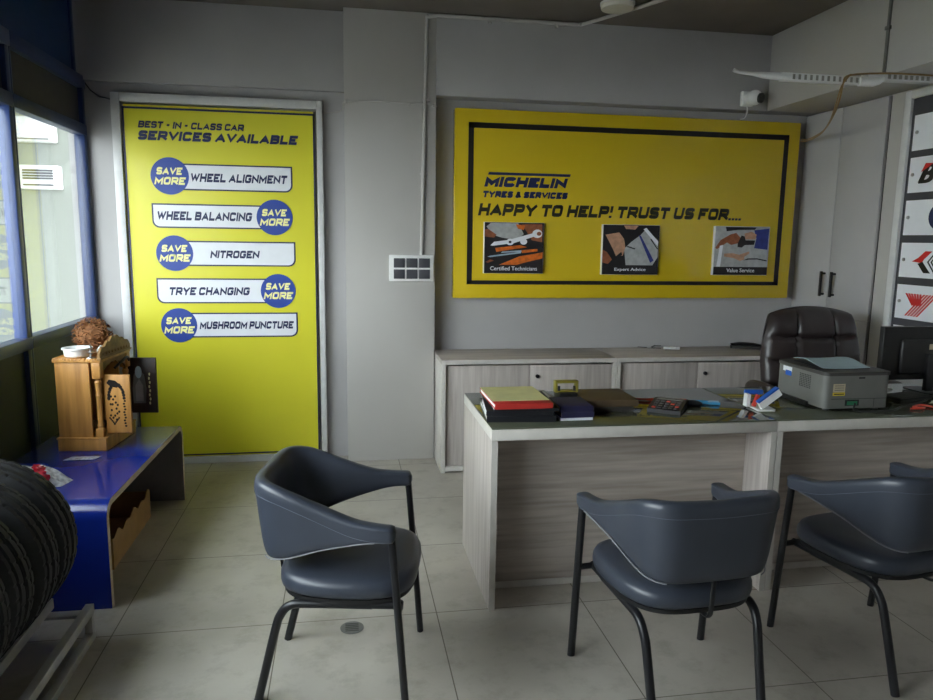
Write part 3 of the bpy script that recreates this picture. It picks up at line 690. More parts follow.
# ================================================================== office desks with glass tops
ZD, YF, YR = 0.774, 2.746, 3.43
def desk(x0, x1, label):
    t = thing('office_desk', label, 'desk', ((x0 + x1) / 2, (YF + YR) / 2, 0), 0, 'office desks')
    obj('desk_top', box(bmn(), x0, x1, YF, YR, ZD - 0.045, ZD, 0.002), LAM_E, t, world=True)
    for a in (x0, x1 - 0.026):
        p = obj('side_panel', box(bmn(), a + 0.001, a + 0.025, YF + 0.002, YR - 0.002, 0, ZD - 0.0455, 0.001), LAM_V, t, world=True)
        obj('edge_band', box(bmn(), a, a + 0.026, YF - 0.0005, YF + 0.002, 0, ZD - 0.0455), LAM_E, p, world=True)
    m = obj('modesty_panel', box(bmn(), x0 + 0.027, x1 - 0.027, YF + 0.19, YF + 0.208, 0.02, ZD - 0.046), LAM_H, t, world=True)
    obj('plinth', box(bmn(), x0 + 0.027, x1 - 0.027, YF + 0.186, YF + 0.189, 0.0, 0.03), LAM_E, t, world=True)
    return t
desk(0.576, 1.828, 'grey wood desk holding the files and calculator')
desk(1.831, 3.06, 'grey wood desk under the printer and monitor')
ZG = ZD + 0.007
for x0, x1, l in ((0.578, 1.826, 'dark glass sheet on the desk with the files'), (1.833, 3.058, 'dark glass sheet on the desk with the printer')):
    solo('glass_sheet', box(bmn(), x0, x1, YF + 0.004, YR - 0.004, ZD + 0.0005, ZG, 0.001), TOPG, l, 'glass top', 'desk glass tops')
ZG += 0.0006
# --- files at the left end
def book(name, label, cat, loc, rz, w, d, h, cover, pages, spine='x', group=None):
    """cover top and bottom with a page block; the spine faces -y"""
    t = thing(name, label, cat, loc, rz, group)
    b = bmn(); c = min(0.003, h * 0.15)
    box(b, -w / 2, w / 2, -d / 2, d / 2, 0, c, 0.0006); box(b, -w / 2, w / 2, -d / 2, d / 2, h - c, h, 0.0006); box(b, -w / 2, w / 2, -d / 2, -d / 2 + c, c, h - c)
    obj('cover', b, cover, t)
    b = bmn(); box(b, -w / 2 + 0.004, w / 2 - 0.004, -d / 2 + c, d / 2 - 0.004, c, h - c); obj('pages', b, pages, t)
    return t
z = ZG
f1 = book('box_file', 'black box file at the bottom of the stack on the desk corner', 'file', (0.735, 3.00, z), -0.10, 0.29, 0.34, 0.026, BLKC, PAPER); z += 0.0262
f2 = book('lever_file', 'black file with a white spine label, second from the bottom of the desk-corner stack', 'file', (0.733, 3.00, z), -0.12, 0.28, 0.34, 0.022, BLKC, PAPER)
obj('spine_label', box(bmn(), -0.1425, -0.1402, -0.15, 0.06, 0.003, 0.020), WPRINT, f2, label='white paper label on the left edge')
z += 0.0222
f3 = book('document_folder', 'black folder directly under the red book', 'folder', (0.745, 2.985, z), -0.06, 0.27, 0.34, 0.014, BLKC, PAPER); z += 0.0142
rb = book('ledger_book', 'red ledger with pale olive cover on top of the black files', 'book', (0.722, 2.975, z), 0.0, 0.245, 0.34, 0.022, REDC, PAPER)
obj('cover_panel', box(bmn(), -0.1215, 0.1215, -0.115, 0.169, 0.0221, 0.0235), YPAPER, rb, label='pale olive front cover')
# --- loose paper wedge and navy books
lf = solo('paper_sheaf', box(bmn(), 0.878, 0.945, 3.03, 3.30, ZG, ZG + 0.035, 0.002), PAPER, 'sheaf of white papers between the files and the desk punch', 'papers')
z = ZG
np_ = book('notepad', 'white notepad under the two navy books', 'notepad', (0.958, 2.925, z), 0.0, 0.142, 0.18, 0.012, WPRINT, PAPER); z += 0.0122
n1 = book('account_book', 'lower of the two navy books on the desk edge', 'book', (0.960, 2.925, z), 0.02, 0.145, 0.185, 0.024, NAVYC, TANP, group='navy account books'); z += 0.0242
n2 = book('account_book', 'upper of the two navy books, in front of the desk punch', 'book', (0.958, 2.928, z), -0.02, 0.145, 0.185, 0.024, NAVYC, TANP, group='navy account books')
# --- brown ledgers
z = ZG
k1 = book('ledger_book', 'thick tan-edged book at the bottom of the brown ledgers', 'book', (1.165, 3.045, z), -0.03, 0.20, 0.16, 0.022, GREYD, TANP); z += 0.0222
k2 = book('ledger_book', 'wide brown ledger lying between navy books and calculator', 'book', (1.165, 3.09, z), -0.02, 0.245, 0.25, 0.030, BROWNC, TANP); z += 0.0302
# --- olive desk punch on a small black base behind the navy books
pu = thing('desk_punch', 'olive metal desk punch with an open rectangular handle behind the navy books', 'punch', (0.993, 3.11, ZG))
box(b := bmn(), -0.042, 0.042, -0.05, 0.05, 0, 0.066, 0.004); obj('punch_base', b, BLKP, pu)
b = bmn()
box(b, -0.055, -0.043, -0.018, 0.018, 0.068, 0.112, 0.003); box(b, 0.043, 0.055, -0.018, 0.018, 0.068, 0.112, 0.003)
box(b, -0.055, 0.055, -0.018, 0.018, 0.106, 0.118, 0.003); box(b, -0.055, 0.055, -0.018, 0.018, 0.064, 0.073, 0.003)
obj('handle', b, OLIVEM, pu)
for s in (-1, 1):
    b = bmn(); tube(b, [(s * 0.036, -0.012, 0.072), (s * 0.036, -0.012, 0.094)], 0.006, 10); obj('spring_post', b, BLKM, pu)
# --- calculator
ca = thing('calculator', 'black desk calculator lying right of the brown ledger', 'calculator', (1.435, 2.985, ZG), -0.62)
b = bmn(); prism(b, [(-0.095, 0.0), (0.095, 0.0), (0.095, 0.032), (0.06, 0.036), (-0.095, 0.018)], lambda u, v, d: Vector((d, u, v)), -0.072, 0.072); obj('body', b, BLKP, ca)
box(b := bmn(), -0.058, 0.058, 0.045, 0.085, 0.0335, 0.0365, 0.001); obj('display', b, GREYP, ca)
for i in range(5):
    for j in range(4):
        x = -0.056 + i * 0.024; y = -0.085 + j * 0.030; zz = 0.018 + (y + 0.095) * 0.116 + 0.0015
        obj('key', box(bmn(), x, x + 0.017, y, y + 0.020, zz, zz + 0.004, 0.001), DGREY if (i + j) % 5 else REDP, ca)
def pen(label, loc, rz, m, capm, ln=0.14, tilt=0.0):
    t = thing('pen', label, 'pen', loc, rz, 'pens on the desk')
    b = bmn(); tube(b, [(-ln / 2, 0, 0.0055), (-ln / 2 + 0.012, 0, 0.0055), (ln * 0.15, 0, 0.0055)], [0.0015, 0.005, 0.0053], 12); obj('barrel', b, m, t)
    b = bmn(); tube(b, [(ln * 0.15, 0, 0.0055), (ln / 2, 0, 0.0055)], 0.0058, 12); box(b, ln * 0.2, ln / 2, -0.0015, 0.0015, 0.0112, 0.0130); obj('cap', b, capm, t)
    return t
pen('red pen lying behind the calculator, nearest the brown ledger', (1.40, 3.17, ZG), -0.35, REDP, REDP)
pen('red pen lying behind the calculator, its tip toward the blue pens', (1.53, 3.15, ZG), -0.45, REDP, REDP)
pen('blue pen with pale cap, nearer the desk edge of the blue pair', (1.655, 3.065, ZG), -0.45, CYAN, CYAN)
pen('blue pen lying just behind the other blue pen', (1.665, 3.095, ZG), -0.40, CYAN, PLBLUE)
ms = thing('computer_mouse', 'small black mouse between the calculator and the blue pens', 'mouse', (1.585, 3.045, ZG), 1.1)
b = bmn(); ball(b, (0, 0, 0.010), 0.03, 3, (0.95, 1.5, 0.5))
for v in b.verts: v.co.z = max(v.co.z, 0.0)
obj('shell', b, BLKP, ms)
b = bmn(); tube(b, [(-0.004, 0.024, 0.0225), (0.004, 0.024, 0.0225)], 0.005, 10); obj('scroll_wheel', b, GREYD, ms)
# --- card stand
cs = thing('card_stand', 'white desk card stand with blue and red cards beside the printer', 'card stand', (1.872, 2.955, ZG), -0.1)
cs.scale = (0.62, 0.62, 0.66)
b = bmn(); vbox(b, -0.06, 0.075, -0.10, 0.10, 0, 0.012, 0.02); obj('base', b, WHITE, cs)
def slab(x0, z0, x1, z1, th, y0, y1):
    d = Vector((x1 - x0, 0, z1 - z0)).normalized(); n = Vector((-d.z, 0, d.x)) * th
    b = bmn(); prism(b, [(x0, z0), (x1, z1), (x1 + n.x, z1 + n.z), (x0 + n.x, z0 + n.z)], lambda u, v, d: Vector((u, d, v)), y0, y1); return b
obj('sloping_panel', slab(-0.025, 0.0125, 0.115, 0.115, 0.050, -0.09, -0.05), WHITE, cs)
obj('blue_card', slab(-0.0551, 0.0537, 0.0849, 0.1562, 0.012, -0.092, -0.048), BLUEP, cs, label='blue card')
obj('red_card', slab(-0.058, 0.02, -0.028, 0.10, 0.022, -0.045, -0.02), REDP, cs, label='red card')
obj('white_card', slab(-0.085, 0.0125, -0.08, 0.10, 0.025, -0.01, 0.05), WHITE, cs)
b = bmn(); box(b, -0.09, 0.05, 0.065, 0.095, 0.085, 0.118, 0.006); obj('blue_box', b, BLUEP, cs, label='small blue box')
# --- printer
pt = thing('printer', 'grey laser printer with papers on top, on the right-hand desk', 'printer', (2.285, 3.045, ZG))
px0, px1, py0, py1 = -0.165, 0.165, -0.19, 0.18
b = bmn(); vbox(b, px0, px1, py0, py1, 0.014, 0.165, 0.028, 6); obj('body', b, GREYP, pt)
b = bmn(); vbox(b, px0 - 0.004, px1 + 0.004, py0 - 0.004, py1 + 0.004, 0.165, 0.180, 0.03, 6); obj('lid', b, GREYD, pt)
b = bmn(); box(b, px0 + 0.06, px1 - 0.05, py0 + 0.08, py1 - 0.03, 0.1795, 0.1825, 0.001); obj('output_tray', b, BLKP, pt)
b = bmn()
for i in range(7):
    for j in range(8):
        z = 0.086 + j * 0.0082; y = -0.085 + i * 0.0125
        box(b, px0 - 0.0008, px0 + 0.002, y, y + 0.007, z, z + 0.005)
obj('vent_grille', b, BLKP, pt)
b = bmn(); box(b, px0 - 0.0008, px0, 0.06, 0.13, 0.136, 0.160, mi=0); box(b, px0 - 0.0012, px0, 0.062, 0.108, 0.118, 0.142, mi=1); obj('side_sticker', b, [WPRINT, BLUEP], pt)
b = bmn(); box(b, px0 - 0.010, px0 + 0.01, -0.08, 0.17, 0.004, 0.024, 0.003); obj('paper_drawer', b, BLKP, pt)
b = bmn(); box(b, -0.125, -0.065, py0 - 0.0010, py0, 0.090, 0.128, mi=0); box(b, -0.125, -0.065, py0 - 0.0014, py0, 0.074, 0.089, mi=1)
for k in range(3): box(b, -0.118, -0.072, py0 - 0.0015, py0, 0.098 + k * 0.010, 0.101 + k * 0.010, mi=2)
box(b, -0.120, -0.070, py0 - 0.0018, py0, 0.079, 0.083, mi=3)
obj('rear_sticker', b, [CLAB, YLAB, GREYP, BLKP], pt)
b = bmn(); box(b, -0.06, 0.01, py0 - 0.001, py0, 0.026, 0.054, 0.0); box(b, -0.05, 0.0, py0 - 0.003, py0, 0.030, 0.047, mi=1); obj('cable_port', b, [BLKP, GREENP], pt)
b = bmn(); box(b, -0.13, 0.15, py0 - 0.0008, py0, 0.0575, 0.0595); box(b, 0.085, 0.0865, py0 - 0.0008, py0, 0.018, 0.0575); box(b, 0.0, 0.03, py0 - 0.0012, py0, 0.150, 0.158)
obj('panel_seam', b, BLKP, pt)
for x in (px0 + 0.04, px1 - 0.04):
    for y in (py0 + 0.04, py1 - 0.04):
        b = bmn(); tube(b, [(x, y, 0), (x, y, 0.015)], 0.014, 12); obj('foot', b, BLKP, pt)
ps = thing('paper_sheet', 'pale blue sheets lying on top of the printer', 'papers', (2.285, 3.045, ZG + 0.1832))
b = bmn(); t = bmn(); bmesh.ops.create_grid(t, x_segments=12, y_segments=14, size=1)
for v in t.verts:
    u, w = v.co.x, v.co.y
    v.co = Vector((u * 0.12 - 0.0 + w * 0.012, w * 0.13 + 0.01, 0.002 + 0.018 * (0.5 - 0.5 * math.cos(PI * (w + 1) / 2 * 1.6)) + 0.004 * u * u))
bmesh.ops.solidify(t, geom=t.faces[:], thickness=0.002); merge(b, t)
obj('sheet', b, BPAPER, ps)
b = bmn(); tube(b, smooth_path([(2.27, 2.846, ZG + 0.038), (2.26, 2.832, ZG + 0.012), (2.33, 2.825, ZG + 0.005), (2.45, 2.83, ZG + 0.005), (2.56, 2.90, ZG + 0.005), (2.70, 2.96, ZG + 0.005), (2.80, 3.02, ZG + 0.005)], 5), 0.0045, 8)
solo('printer_cable', b, BLKP, 'black cable looping behind the printer along the desk edge', 'cable')
# --- monitor and things beside it
mo = thing('monitor', 'black monitor seen from behind beside the printer', 'monitor', (2.965, 3.25, ZG))
b = bmn(); vbox(b, -0.255, 0.255, -0.012, 0.022, 0.06, 0.335, 0.006); obj('panel_back', b, BLKP, mo)
b = bmn(); box(b, -0.16, 0.16, -0.035, -0.012, 0.09, 0.27, 0.015, 3); obj('rear_housing', b, BLKP, mo)
b = bmn(); box(b, -0.245, 0.245, 0.022, 0.024, 0.075, 0.325); obj('screen', b, GREYD, mo)
b = bmn(); box(b, -0.022, 0.022, -0.06, -0.032, 0.006, 0.20, 0.004); obj('stand_neck', b, BLKP, mo)
b = bmn(); vbox(b, -0.06, 0.06, -0.12, 0.07, 0, 0.008, 0.03); obj('stand_foot', b, BLKP, mo)
b = bmn(); box(b, -0.005, 0.040, -0.0365, -0.0352, 0.220, 0.248); obj('sticker', b, CLAB, mo, label='cream paper sticker')
nb = solo('paper_pile', box(bmn(), 2.60, 2.80, 3.25, 3.40, ZG, ZG + 0.012, 0.001), PAPER, 'small pile of papers on the desk in front of the monitor base', 'papers')
kb = thing('keyboard', 'low black keyboard edge between printer and monitor', 'keyboard', (2.74, 3.09, ZG), 0.25)
b = bmn(); vbox(b, -0.12, 0.12, -0.06, 0.06, 0, 0.014, 0.01); obj('key_base', b, BLKP, kb)
b = bmn()
for i in range(11):
    for j in range(4): box(b, -0.112 + i * 0.0205, -0.095 + i * 0.0205, -0.05 + j * 0.026, -0.029 + j * 0.026, 0.0135, 0.0175, 0.001)
o = obj('keycap', b, GREYD, kb)
b = bmn(); tube(b, smooth_path([(2.56, 2.85, ZG + 0.006), (2.60, 2.83, ZG + 0.012), (2.64, 2.86, ZG + 0.006), (2.60, 2.88, ZG + 0.006), (2.66, 2.90, ZG + 0.010), (2.70, 2.85, ZG + 0.006)], 5), 0.0045, 8)
solo('red_wire', b, REDP, 'short tangled red wire on the desk right of the printer', 'wire')

# ================================================================== leather executive chair
ex = thing('executive_chair', 'brown-black leather executive chair behind the desk', 'chair', (2.80, 3.66, 0), PI + 0.03)
def backrest():
    W, H = 0.335, 0.365; zc = 0.79
    t = bmn(); nu, nv = 48, 56
    def pt(i, j, side):
        u = -1 + 2 * i / nu; v = -1 + 2 * j / nv
        # squircle mapping rounds the corners
        x = u * math.sqrt(1 - 0.36 * v * v * (v > 0) - 0.10 * v * v * (v <= 0)) if v > 0 else u * math.sqrt(1 - 0.10 * v * v)
        zz = v * math.sqrt(1 - 0.20 * u * u)
        edge = max(abs(u), abs(v)); rim = (1 - edge ** 6)
        d = 0.075 * rim ** 0.5 if side > 0 else -0.055 * rim ** 0.5
        if side > 0:
            d += 0.025 * math.cos(u * PI / 2)
            for s in (0.42,):
                cu = s - 0.06 * (1 - v) * 0.5
                d -= 0.028 * math.exp(-((abs(u) - cu) / 0.035) ** 2) * rim
            for vv in (0.50, 0.08, -0.34, -0.74):
                c = vv + 0.10 * u * u
                d -= 0.026 * math.exp(-((v - c) / 0.03) ** 2) * rim
            d += 0.012 * math.exp(-((v - 0.78) / 0.2) ** 2)
        z = zc + zz * H
        lean = -0.16 * (z - 0.45) + 0.06 * (1 - u * u) * -0.3
        return Vector((x * W, -0.20 + lean + d, z))
    for side in (1, -1):
        g = [[t.verts.new(pt(i, j, side)) for j in range(nv + 1)] for i in range(nu + 1)]
        for i in range(nu):
            for j in range(nv): t.faces.new((g[i][j], g[i + 1][j], g[i + 1][j + 1], g[i][j + 1]))
    bmesh.ops.remove_doubles(t, verts=t.verts, dist=0.0004); bmesh.ops.recalc_face_normals(t, faces=t.faces)
    return t
obj('backrest', backrest(), LEATB, ex, sharp=80)
b = bmn(); box(b, -0.27, 0.27, -0.22, 0.22, 0.42, 0.53, 0.05, 5); obj('seat', b, LEATB, ex, sharp=60)
for s in (-1, 1):
    b = bmn(); tube(b, smooth_path([(s * 0.33, -0.27, 0.56), (s * 0.38, -0.25, 0.645), (s * 0.40, -0.18, 0.69), (s * 0.40, 0.00, 0.685), (s * 0.39, 0.09, 0.63), (s * 0.30, 0.10, 0.50), (s * 0.26, 0.08, 0.46)], 5), 0.040, 14, sx=0.8, sy=1.3); obj('armrest', b, LEATB, ex)
b = bmn(); tube(b, [(0, 0, 0.10), (0, 0, 0.42)], [0.035, 0.028], 16); box(b, -0.12, 0.12, -0.12, 0.12, 0.395, 0.425, 0.008); obj('gas_column', b, BLKM, ex)
for k in range(5):
    a = 2 * PI * k / 5 + 0.3; c, s = math.cos(a), math.sin(a)
    b = bmn(); tube(b, [(0, 0, 0.11), (0.15 * c, 0.15 * s, 0.095), (0.27 * c, 0.27 * s, 0.075)], [0.032, 0.024, 0.018], 10)
    l = obj('leg', b, BLKM, ex)
    b = bmn(); tube(b, [(0.27 * c - s * 0.022, 0.27 * s + c * 0.022, 0.029), (0.27 * c + s * 0.022, 0.27 * s - c * 0.022, 0.029)], 0.028, 16); tube(b, [(0.27 * c, 0.27 * s, 0.03), (0.27 * c, 0.27 * s, 0.075)], 0.008, 8)
    obj('caster', b, BLKP, l)

# ================================================================== visitor chairs
def sst(a, b_, x):
    x = max(0.0, min(1.0, (x - a) / (b_ - a))); return x * x * (3 - 2 * x)
HALF = [(0, -0.246, .766, .496), (0.09, -0.245, .768, .497), (0.150, -0.236, .768, .498), (0.184, -0.205, .762, .503), (0.204, -0.145, .740, .520),
        (0.223, -0.06, .705, .552), (0.246, 0.04, .668, .582), (0.259, 0.11, .656, .597), (0.268, 0.185, .652, .600)]
def _cr(a, b_, c, d, t): return 0.5 * (2 * b_ + (c - a) * t + (2 * a - 5 * b_ + 4 * c - d) * t * t + (3 * b_ - a - 3 * c + d) * t ** 3)
def band_at(s):
    """the arm and back band in plan, s from -1 (left arm tip) to 1: x, y, top height, bottom height"""
    sg = 1 if s >= 0 else -1; q = abs(s) * (len(HALF) - 1); i = min(int(q), len(HALF) - 2); t = q - i
    g = lambda k: HALF[min(k, len(HALF) - 1)] if k >= 0 else (-HALF[-k][0],) + HALF[-k][1:]
    r = [_cr(g(i - 1)[n], g(i)[n], g(i + 1)[n], g(i + 2)[n], t) for n in range(4)]
    return sg * r[0], r[1], r[2], r[3]
def band_point(s):
    p = band_at(s); e = 0.004; a = band_at(min(1, s + e)); b_ = band_at(max(-1, s - e))
    d = Vector((a[0] - b_[0], a[1] - b_[1], 0)).normalized()
    return Vector((p[0], p[1], 0)), Vector((d.y, -d.x, 0))
def zt_(s): return band_at(s)[2]
def zb_(s): return band_at(s)[3]
def visitor_chair():
    t = thing('visitor_chair', '', 'chair', (0, 0, 0), 0, 'grey leatherette visitor chairs')
    # seat pad
    b = bmn(); prof = []
    N = 64
    def outline(k, sc):
        a = 2 * PI * k / N; n = 2 / 3.4
        x = 0.245 * sc * math.copysign(abs(math.cos(a)) ** n, math.cos(a)); y = 0.232 * sc * math.copysign(abs(math.sin(a)) ** n, math.sin(a))
        x *= 1 - 0.10 * max(0, -y) / 0.232
        return x, y + 0.005
    tb = bmn(); rings = []
    for sc, z in ((0.93, 0.388), (0.985, 0.396), (1.0, 0.412), (0.995, 0.430), (0.96, 0.446), (0.88, 0.455), (0.6, 0.459), (0.25, 0.460)):
        rings.append([tb.verts.new((*outline(k, sc), z)) for k in range(N)])
    for A, B in zip(rings, rings[1:]):
        for k in range(N): tb.faces.new((A[k], A[(k + 1) % N], B[(k + 1) % N], B[k]))
    tb.faces.new(rings[-1]); tb.faces.new(rings[0][::-1]); bmesh.ops.recalc_face_normals(tb, faces=tb.faces); merge(b, tb)
    obj('seat', b, LEATH, t, sharp=60)
    b = bmn(); tb = bmn()
    A = [tb.verts.new((*outline(k, 0.95), 0.374)) for k in range(N)]; B = [tb.verts.new((*outline(k, 0.955), 0.3878)) for k in range(N)]
    for k in range(N): tb.faces.new((A[k], A[(k + 1) % N], B[(k + 1) % N], B[k]))
    tb.faces.new(A[::-1]); tb.faces.new(B); merge(b, tb); obj('seat_shell', b, BLKP, t)
    # padded band: back and arms in one
    tb = bmn(); NS, NR = 96, 22; rings = []
    for i in range(NS + 1):
        s = -1 + 2 * i / NS; p, n = band_point(s); zt, zb = zt_(s), zb_(s); h = (zt - zb) / 2; zc = (zt + zb) / 2
        endk = min(1.0, math.sqrt(max(0.0, 1 - max(0, (abs(s) - 0.945) / 0.055) ** 2)) + 0.10)
        ring = []
        for k in range(NR):
            a = 2 * PI * k / NR; m = 2 / 3.6
            u = 0.024 * endk * math.copysign(abs(math.cos(a)) ** m, math.cos(a)); w = h * (0.30 + 0.70 * endk) * math.copysign(abs(math.sin(a)) ** m, math.sin(a))
            lean = 0.03 * (w + h) / 0.28 * (1 - sst(0.45, 0.9, abs(s)))       # leans outward towards the top at the back
            if w > h * 0.6: u *= 1.18                                              # soft roll along the top edge
            q = p + n * (u + lean); ring.append(tb.verts.new((q.x, q.y, zc + w)))
        rings.append(ring)
    for A, B in zip(rings, rings[1:]):
        for k in range(NR): tb.faces.new((A[k], A[(k + 1) % NR], B[(k + 1) % NR], B[k]))
    tb.faces.new(rings[0]); tb.faces.new(rings[-1][::-1]); bmesh.ops.recalc_face_normals(tb, faces=tb.faces)
    o = obj('backrest', tb, LEATH, t, sharp=60)
    path = []; stitch = []
    for i in range(81):
        s = -0.94 + 1.88 * i / 80; p, n = band_point(s)
        path.append((p + n * 0.0215) + Vector((0, 0, zb_(s) + 0.004)))
        lean = 0.03 * (1 - sst(0.45, 0.9, abs(s))) * (zt_(s) - 0.045 - zb_(s)) / 0.28
        stitch.append((p + n * (0.0255 + lean)) + Vector((0, 0, zt_(s) - 0.048)))
    for q in (path[2:30], path[51:79]): obj('piping', tube(bmn(), q, 0.0019, 6), PIPE, o)
    b = bmn(); tube(b, stitch, 0.0008, 5); obj('stitching', b, THREAD, o)
    # frame
    for s in (-1, 1):
        b = bmn(); tube(b, [(s * 0.268, 0.218, 0), (s * 0.267, 0.195, 0.30), (s * 0.265, 0.168, 0.640)], 0.0145, 12, sx=1.0, sy=0.85); obj('leg', b, BLKM, t)
        b = bmn(); tube(b, smooth_path([(s * 0.205, 0.10, 0.360), (s * 0.205, -0.10, 0.360), (s * 0.203, -0.165, 0.352), (s * 0.200, -0.200, 0.315), (s * 0.196, -0.222, 0.25), (s * 0.188, -0.285, 0.0)], 5), 0.0145, 12); obj('leg', b, BLKM, t)
        b = bmn(); tube(b, [(s * 0.266, 0.190, 0.362), (s * 0.19, 0.190, 0.362)], 0.011, 10); tube(b, [(s * 0.205, 0.20, 0.361), (s * 0.205, 0.08, 0.361)], 0.0135, 10); obj('seat_rail', b, BLKM, t)
    b = bmn(); tube(b, [(-0.2, -0.02, 0.362), (0.2, -0.02, 0.362)], 0.011, 10); obj('crossbar', b, BLKM, t)
    b = bmn(); tube(b, smooth_path([(0, -0.12, 0.368), (0, -0.21, 0.366), (0, -0.240, 0.376), (0, -0.248, 0.42), (0, -0.252, 0.51)], 4), 0.009, 8, sx=0.6, sy=1.0); obj('back_bracket', b, BLKM, t)
    return t
c1 = visitor_chair()
c1.location = (0.016, 2.41, 0); c1.rotation_euler = (0, 0, math.radians(-100.6))
c1['label'] = 'grey leatherette chair standing alone on the open floor, turned sideways'
dup(c1, (1.10, 2.185, 0), math.radians(3.5), 'grey leatherette chair with its back to us at the desk with the files')
dup(c1, (1.985, 2.30, 0), math.radians(10), 'grey leatherette chair facing the printer desk, cut by the photo edge')

# ================================================================== blue bench by the window
bn = thing('waterfall_bench', 'low blue bench with rounded ends along the window', 'bench', (-1.26, 3.633, 0))
Y0, Y1, ZT, RR = 2.99, 4.276, 0.455, 0.075
def uline(off):
    r = RR - off; y0, y1, zt = Y0 + off, Y1 - off, ZT - off
    p = [(y0, 0)]
    p += [(y0 + r - r * math.cos(k * PI / 16), zt - r + r * math.sin(k * PI / 16)) for k in range(9)]
    p += [(y1 - r + r * math.sin(k * PI / 16), zt - r + r * math.cos(k * PI / 16)) for k in range(9)]
    p += [(y1, 0)]; return p
def shell(o0, o1, x0, x1, mi_side=0, mi_out=0, mi_in=0):
    A, B = uline(o0), uline(o1); t = bmn(); n = len(A)
    V = [[t.verts.new((x, y, z)) for y, z in P] for P in (A, B) for x in (x0, x1)]
    a0, a1, b0, b1 = V
    for i in range(n - 1):
        for q, mi in (((a0[i], a0[i + 1], a1[i + 1], a1[i]), mi_out), ((b0[i], b1[i], b1[i + 1], b0[i + 1]), mi_in),
                      ((a0[i], b0[i], b0[i + 1], a0[i + 1]), mi_side), ((a1[i], a1[i + 1], b1[i + 1], b1[i]), mi_side)):
            f = t.faces.new(q); f.material_index = mi
    for i in (0, n - 1): t.faces.new((a0[i], a1[i], b1[i], b0[i]))
    bmesh.ops.recalc_face_normals(t, faces=t.faces); return t
obj('blue_laminate', shell(0.0, 0.0025, -1.565, -0.9555), BENCHB, bn, world=True)
obj('plywood_core', shell(0.0026, 0.028, -1.565, -0.955, 0, 0, 1), [PLY, BENCHG], bn, world=True)
bn.location.x += 0.008; bn.rotation_euler.z = -0.022
ZB = ZT + 0.0008
cb = bmn(); n = 24; y0, y1 = 3.35, 3.995
prism(cb, [(y0, 0.002)] + [(y1, 0.002)] + [(y1 - (y1 - y0) * k / n, 0.15 + 0.012 * math.sin(k * 1.3) + 0.008 * math.sin(k * 0.6 + 1)) for k in range(n + 1)], lambda u, v, d: Vector((-1.06 - d, u, v)), 0, 0.006)
box(cb, -1.50, -1.066, y0, y1, 0.002, 0.008); box(cb, -1.50, -1.066, y0, y0 + 0.006, 0.008, 0.15); box(cb, -1.50, -1.066, y1 - 0.006, y1, 0.008, 0.15); box(cb, -1.506, -1.50, y0, y1, 0.002, 0.15)
solo('cardboard_tray', cb, CARD, 'torn open cardboard box on the floor under the blue bench', 'box')
# wooden shrine cabinet
sh = thing('shrine_cabinet', 'small honey-coloured wooden shrine cabinet with open doors on the blue bench', 'shrine', (-1.279, 3.932, ZB), math.radians(-6))
b = bmn(); box(b, -0.115, 0.118, -0.188, 0.188, 0, 0.060, 0.002); box(b, -0.120, 0.122, -0.192, 0.192, 0.060, 0.070, 0.003); obj('plinth', b, PINE, sh)
for y in (-0.180, 0.166): obj('side_panel', box(bmn(), -0.11, 0.052, y, y + 0.014, 0.0702, 0.448, 0.001), PINE, sh)
b = bmn(); box(b, -0.11, -0.10, -0.166, 0.166, 0.0702, 0.448); obj('back_panel', b, DKWOOD, sh)
b = bmn(); box(b, -0.118, 0.112, -0.186, 0.186, 0.448, 0.462, 0.002)
for k in range(13): ball(b, (-0.105 + k * 0.0172, -0.184, 0.463), 0.0085, 1, (1, 0.5, 0.9))
for k in range(21): ball(b, (-0.116, -0.175 + k * 0.0172, 0.463), 0.0085, 1, (0.5, 1, 0.9))
obj('cornice', b, PINE, sh)
for y in (-0.166, 0.166):
    b = bmn(); M = Matrix.Translation((0.088, y, 0.0702))
    box(b, 0.069, 0.107, y - 0.018, y + 0.018, 0.0702, 0.115, 0.002)
    lathe(b, [(0.0, 0.044), (0.017, 0.044), (0.013, 0.052), (0.016, 0.060), (0.012, 0.070), (0.0125, 0.12), (0.013, 0.20), (0.016, 0.212), (0.011, 0.222), (0.014, 0.26), (0.017, 0.278), (0.012, 0.288), (0.016, 0.300), (0.0, 0.300)], 20, M)
    box(b, 0.067, 0.109, y - 0.020, y + 0.020, 0.368, 0.448, 0.003); obj('pillar', b, PINE, sh)
def crest(y): # carved top outline
    a = abs(y) / 0.186; return 0.490 + 0.064 * (1 - a) ** 0.8 + 0.014 * abs(math.sin(a * 9.5))
pts = [(-0.186, 0.463), (0.186, 0.463)] + [(0.186 - 0.372 * k / 60, crest(0.186 - 0.372 * k / 60)) for k in range(61)]
b = bmn(); prism(b, [(-0.146, 0.447), (-0.146, 0.36)] + [(-0.146 + 0.292 * k / 24, 0.375 + 0.045 * math.sin(PI * k / 24) + 0.010 * abs(math.sin(PI * k / 4))) for k in range(25)] + [(0.146, 0.36), (0.146, 0.447)], lambda u, v, d: Vector((0.088 + d, u, v)), 0, 0.01)
obj('valance', b, PINE_D, sh)
b = bmn(); prism(b, pts, lambda u, v, d: Vector((0.100 + d, u, v)), 0.0, 0.012)
for k in range(-4, 5): ball(b, (0.113, k * 0.036, 0.487), 0.012, 1, (0.5, 1, 0.8))
box(b, 0.098, 0.120, -0.190, 0.190, 0.4622, 0.470, 0.002)
obj('carved_pediment', b, PINE_D, sh)
dn = obj('door', box(bmn(), 0.108, 0.232, -0.150, -0.136, 0.085, 0.382, 0.002), PINE, sh, label='near door, pale carved wood')
b = bmn(); fd = lambda u, v, d: Vector((0.108 + u * 0.124, -0.150 - d, 0.085 + v * 0.297))
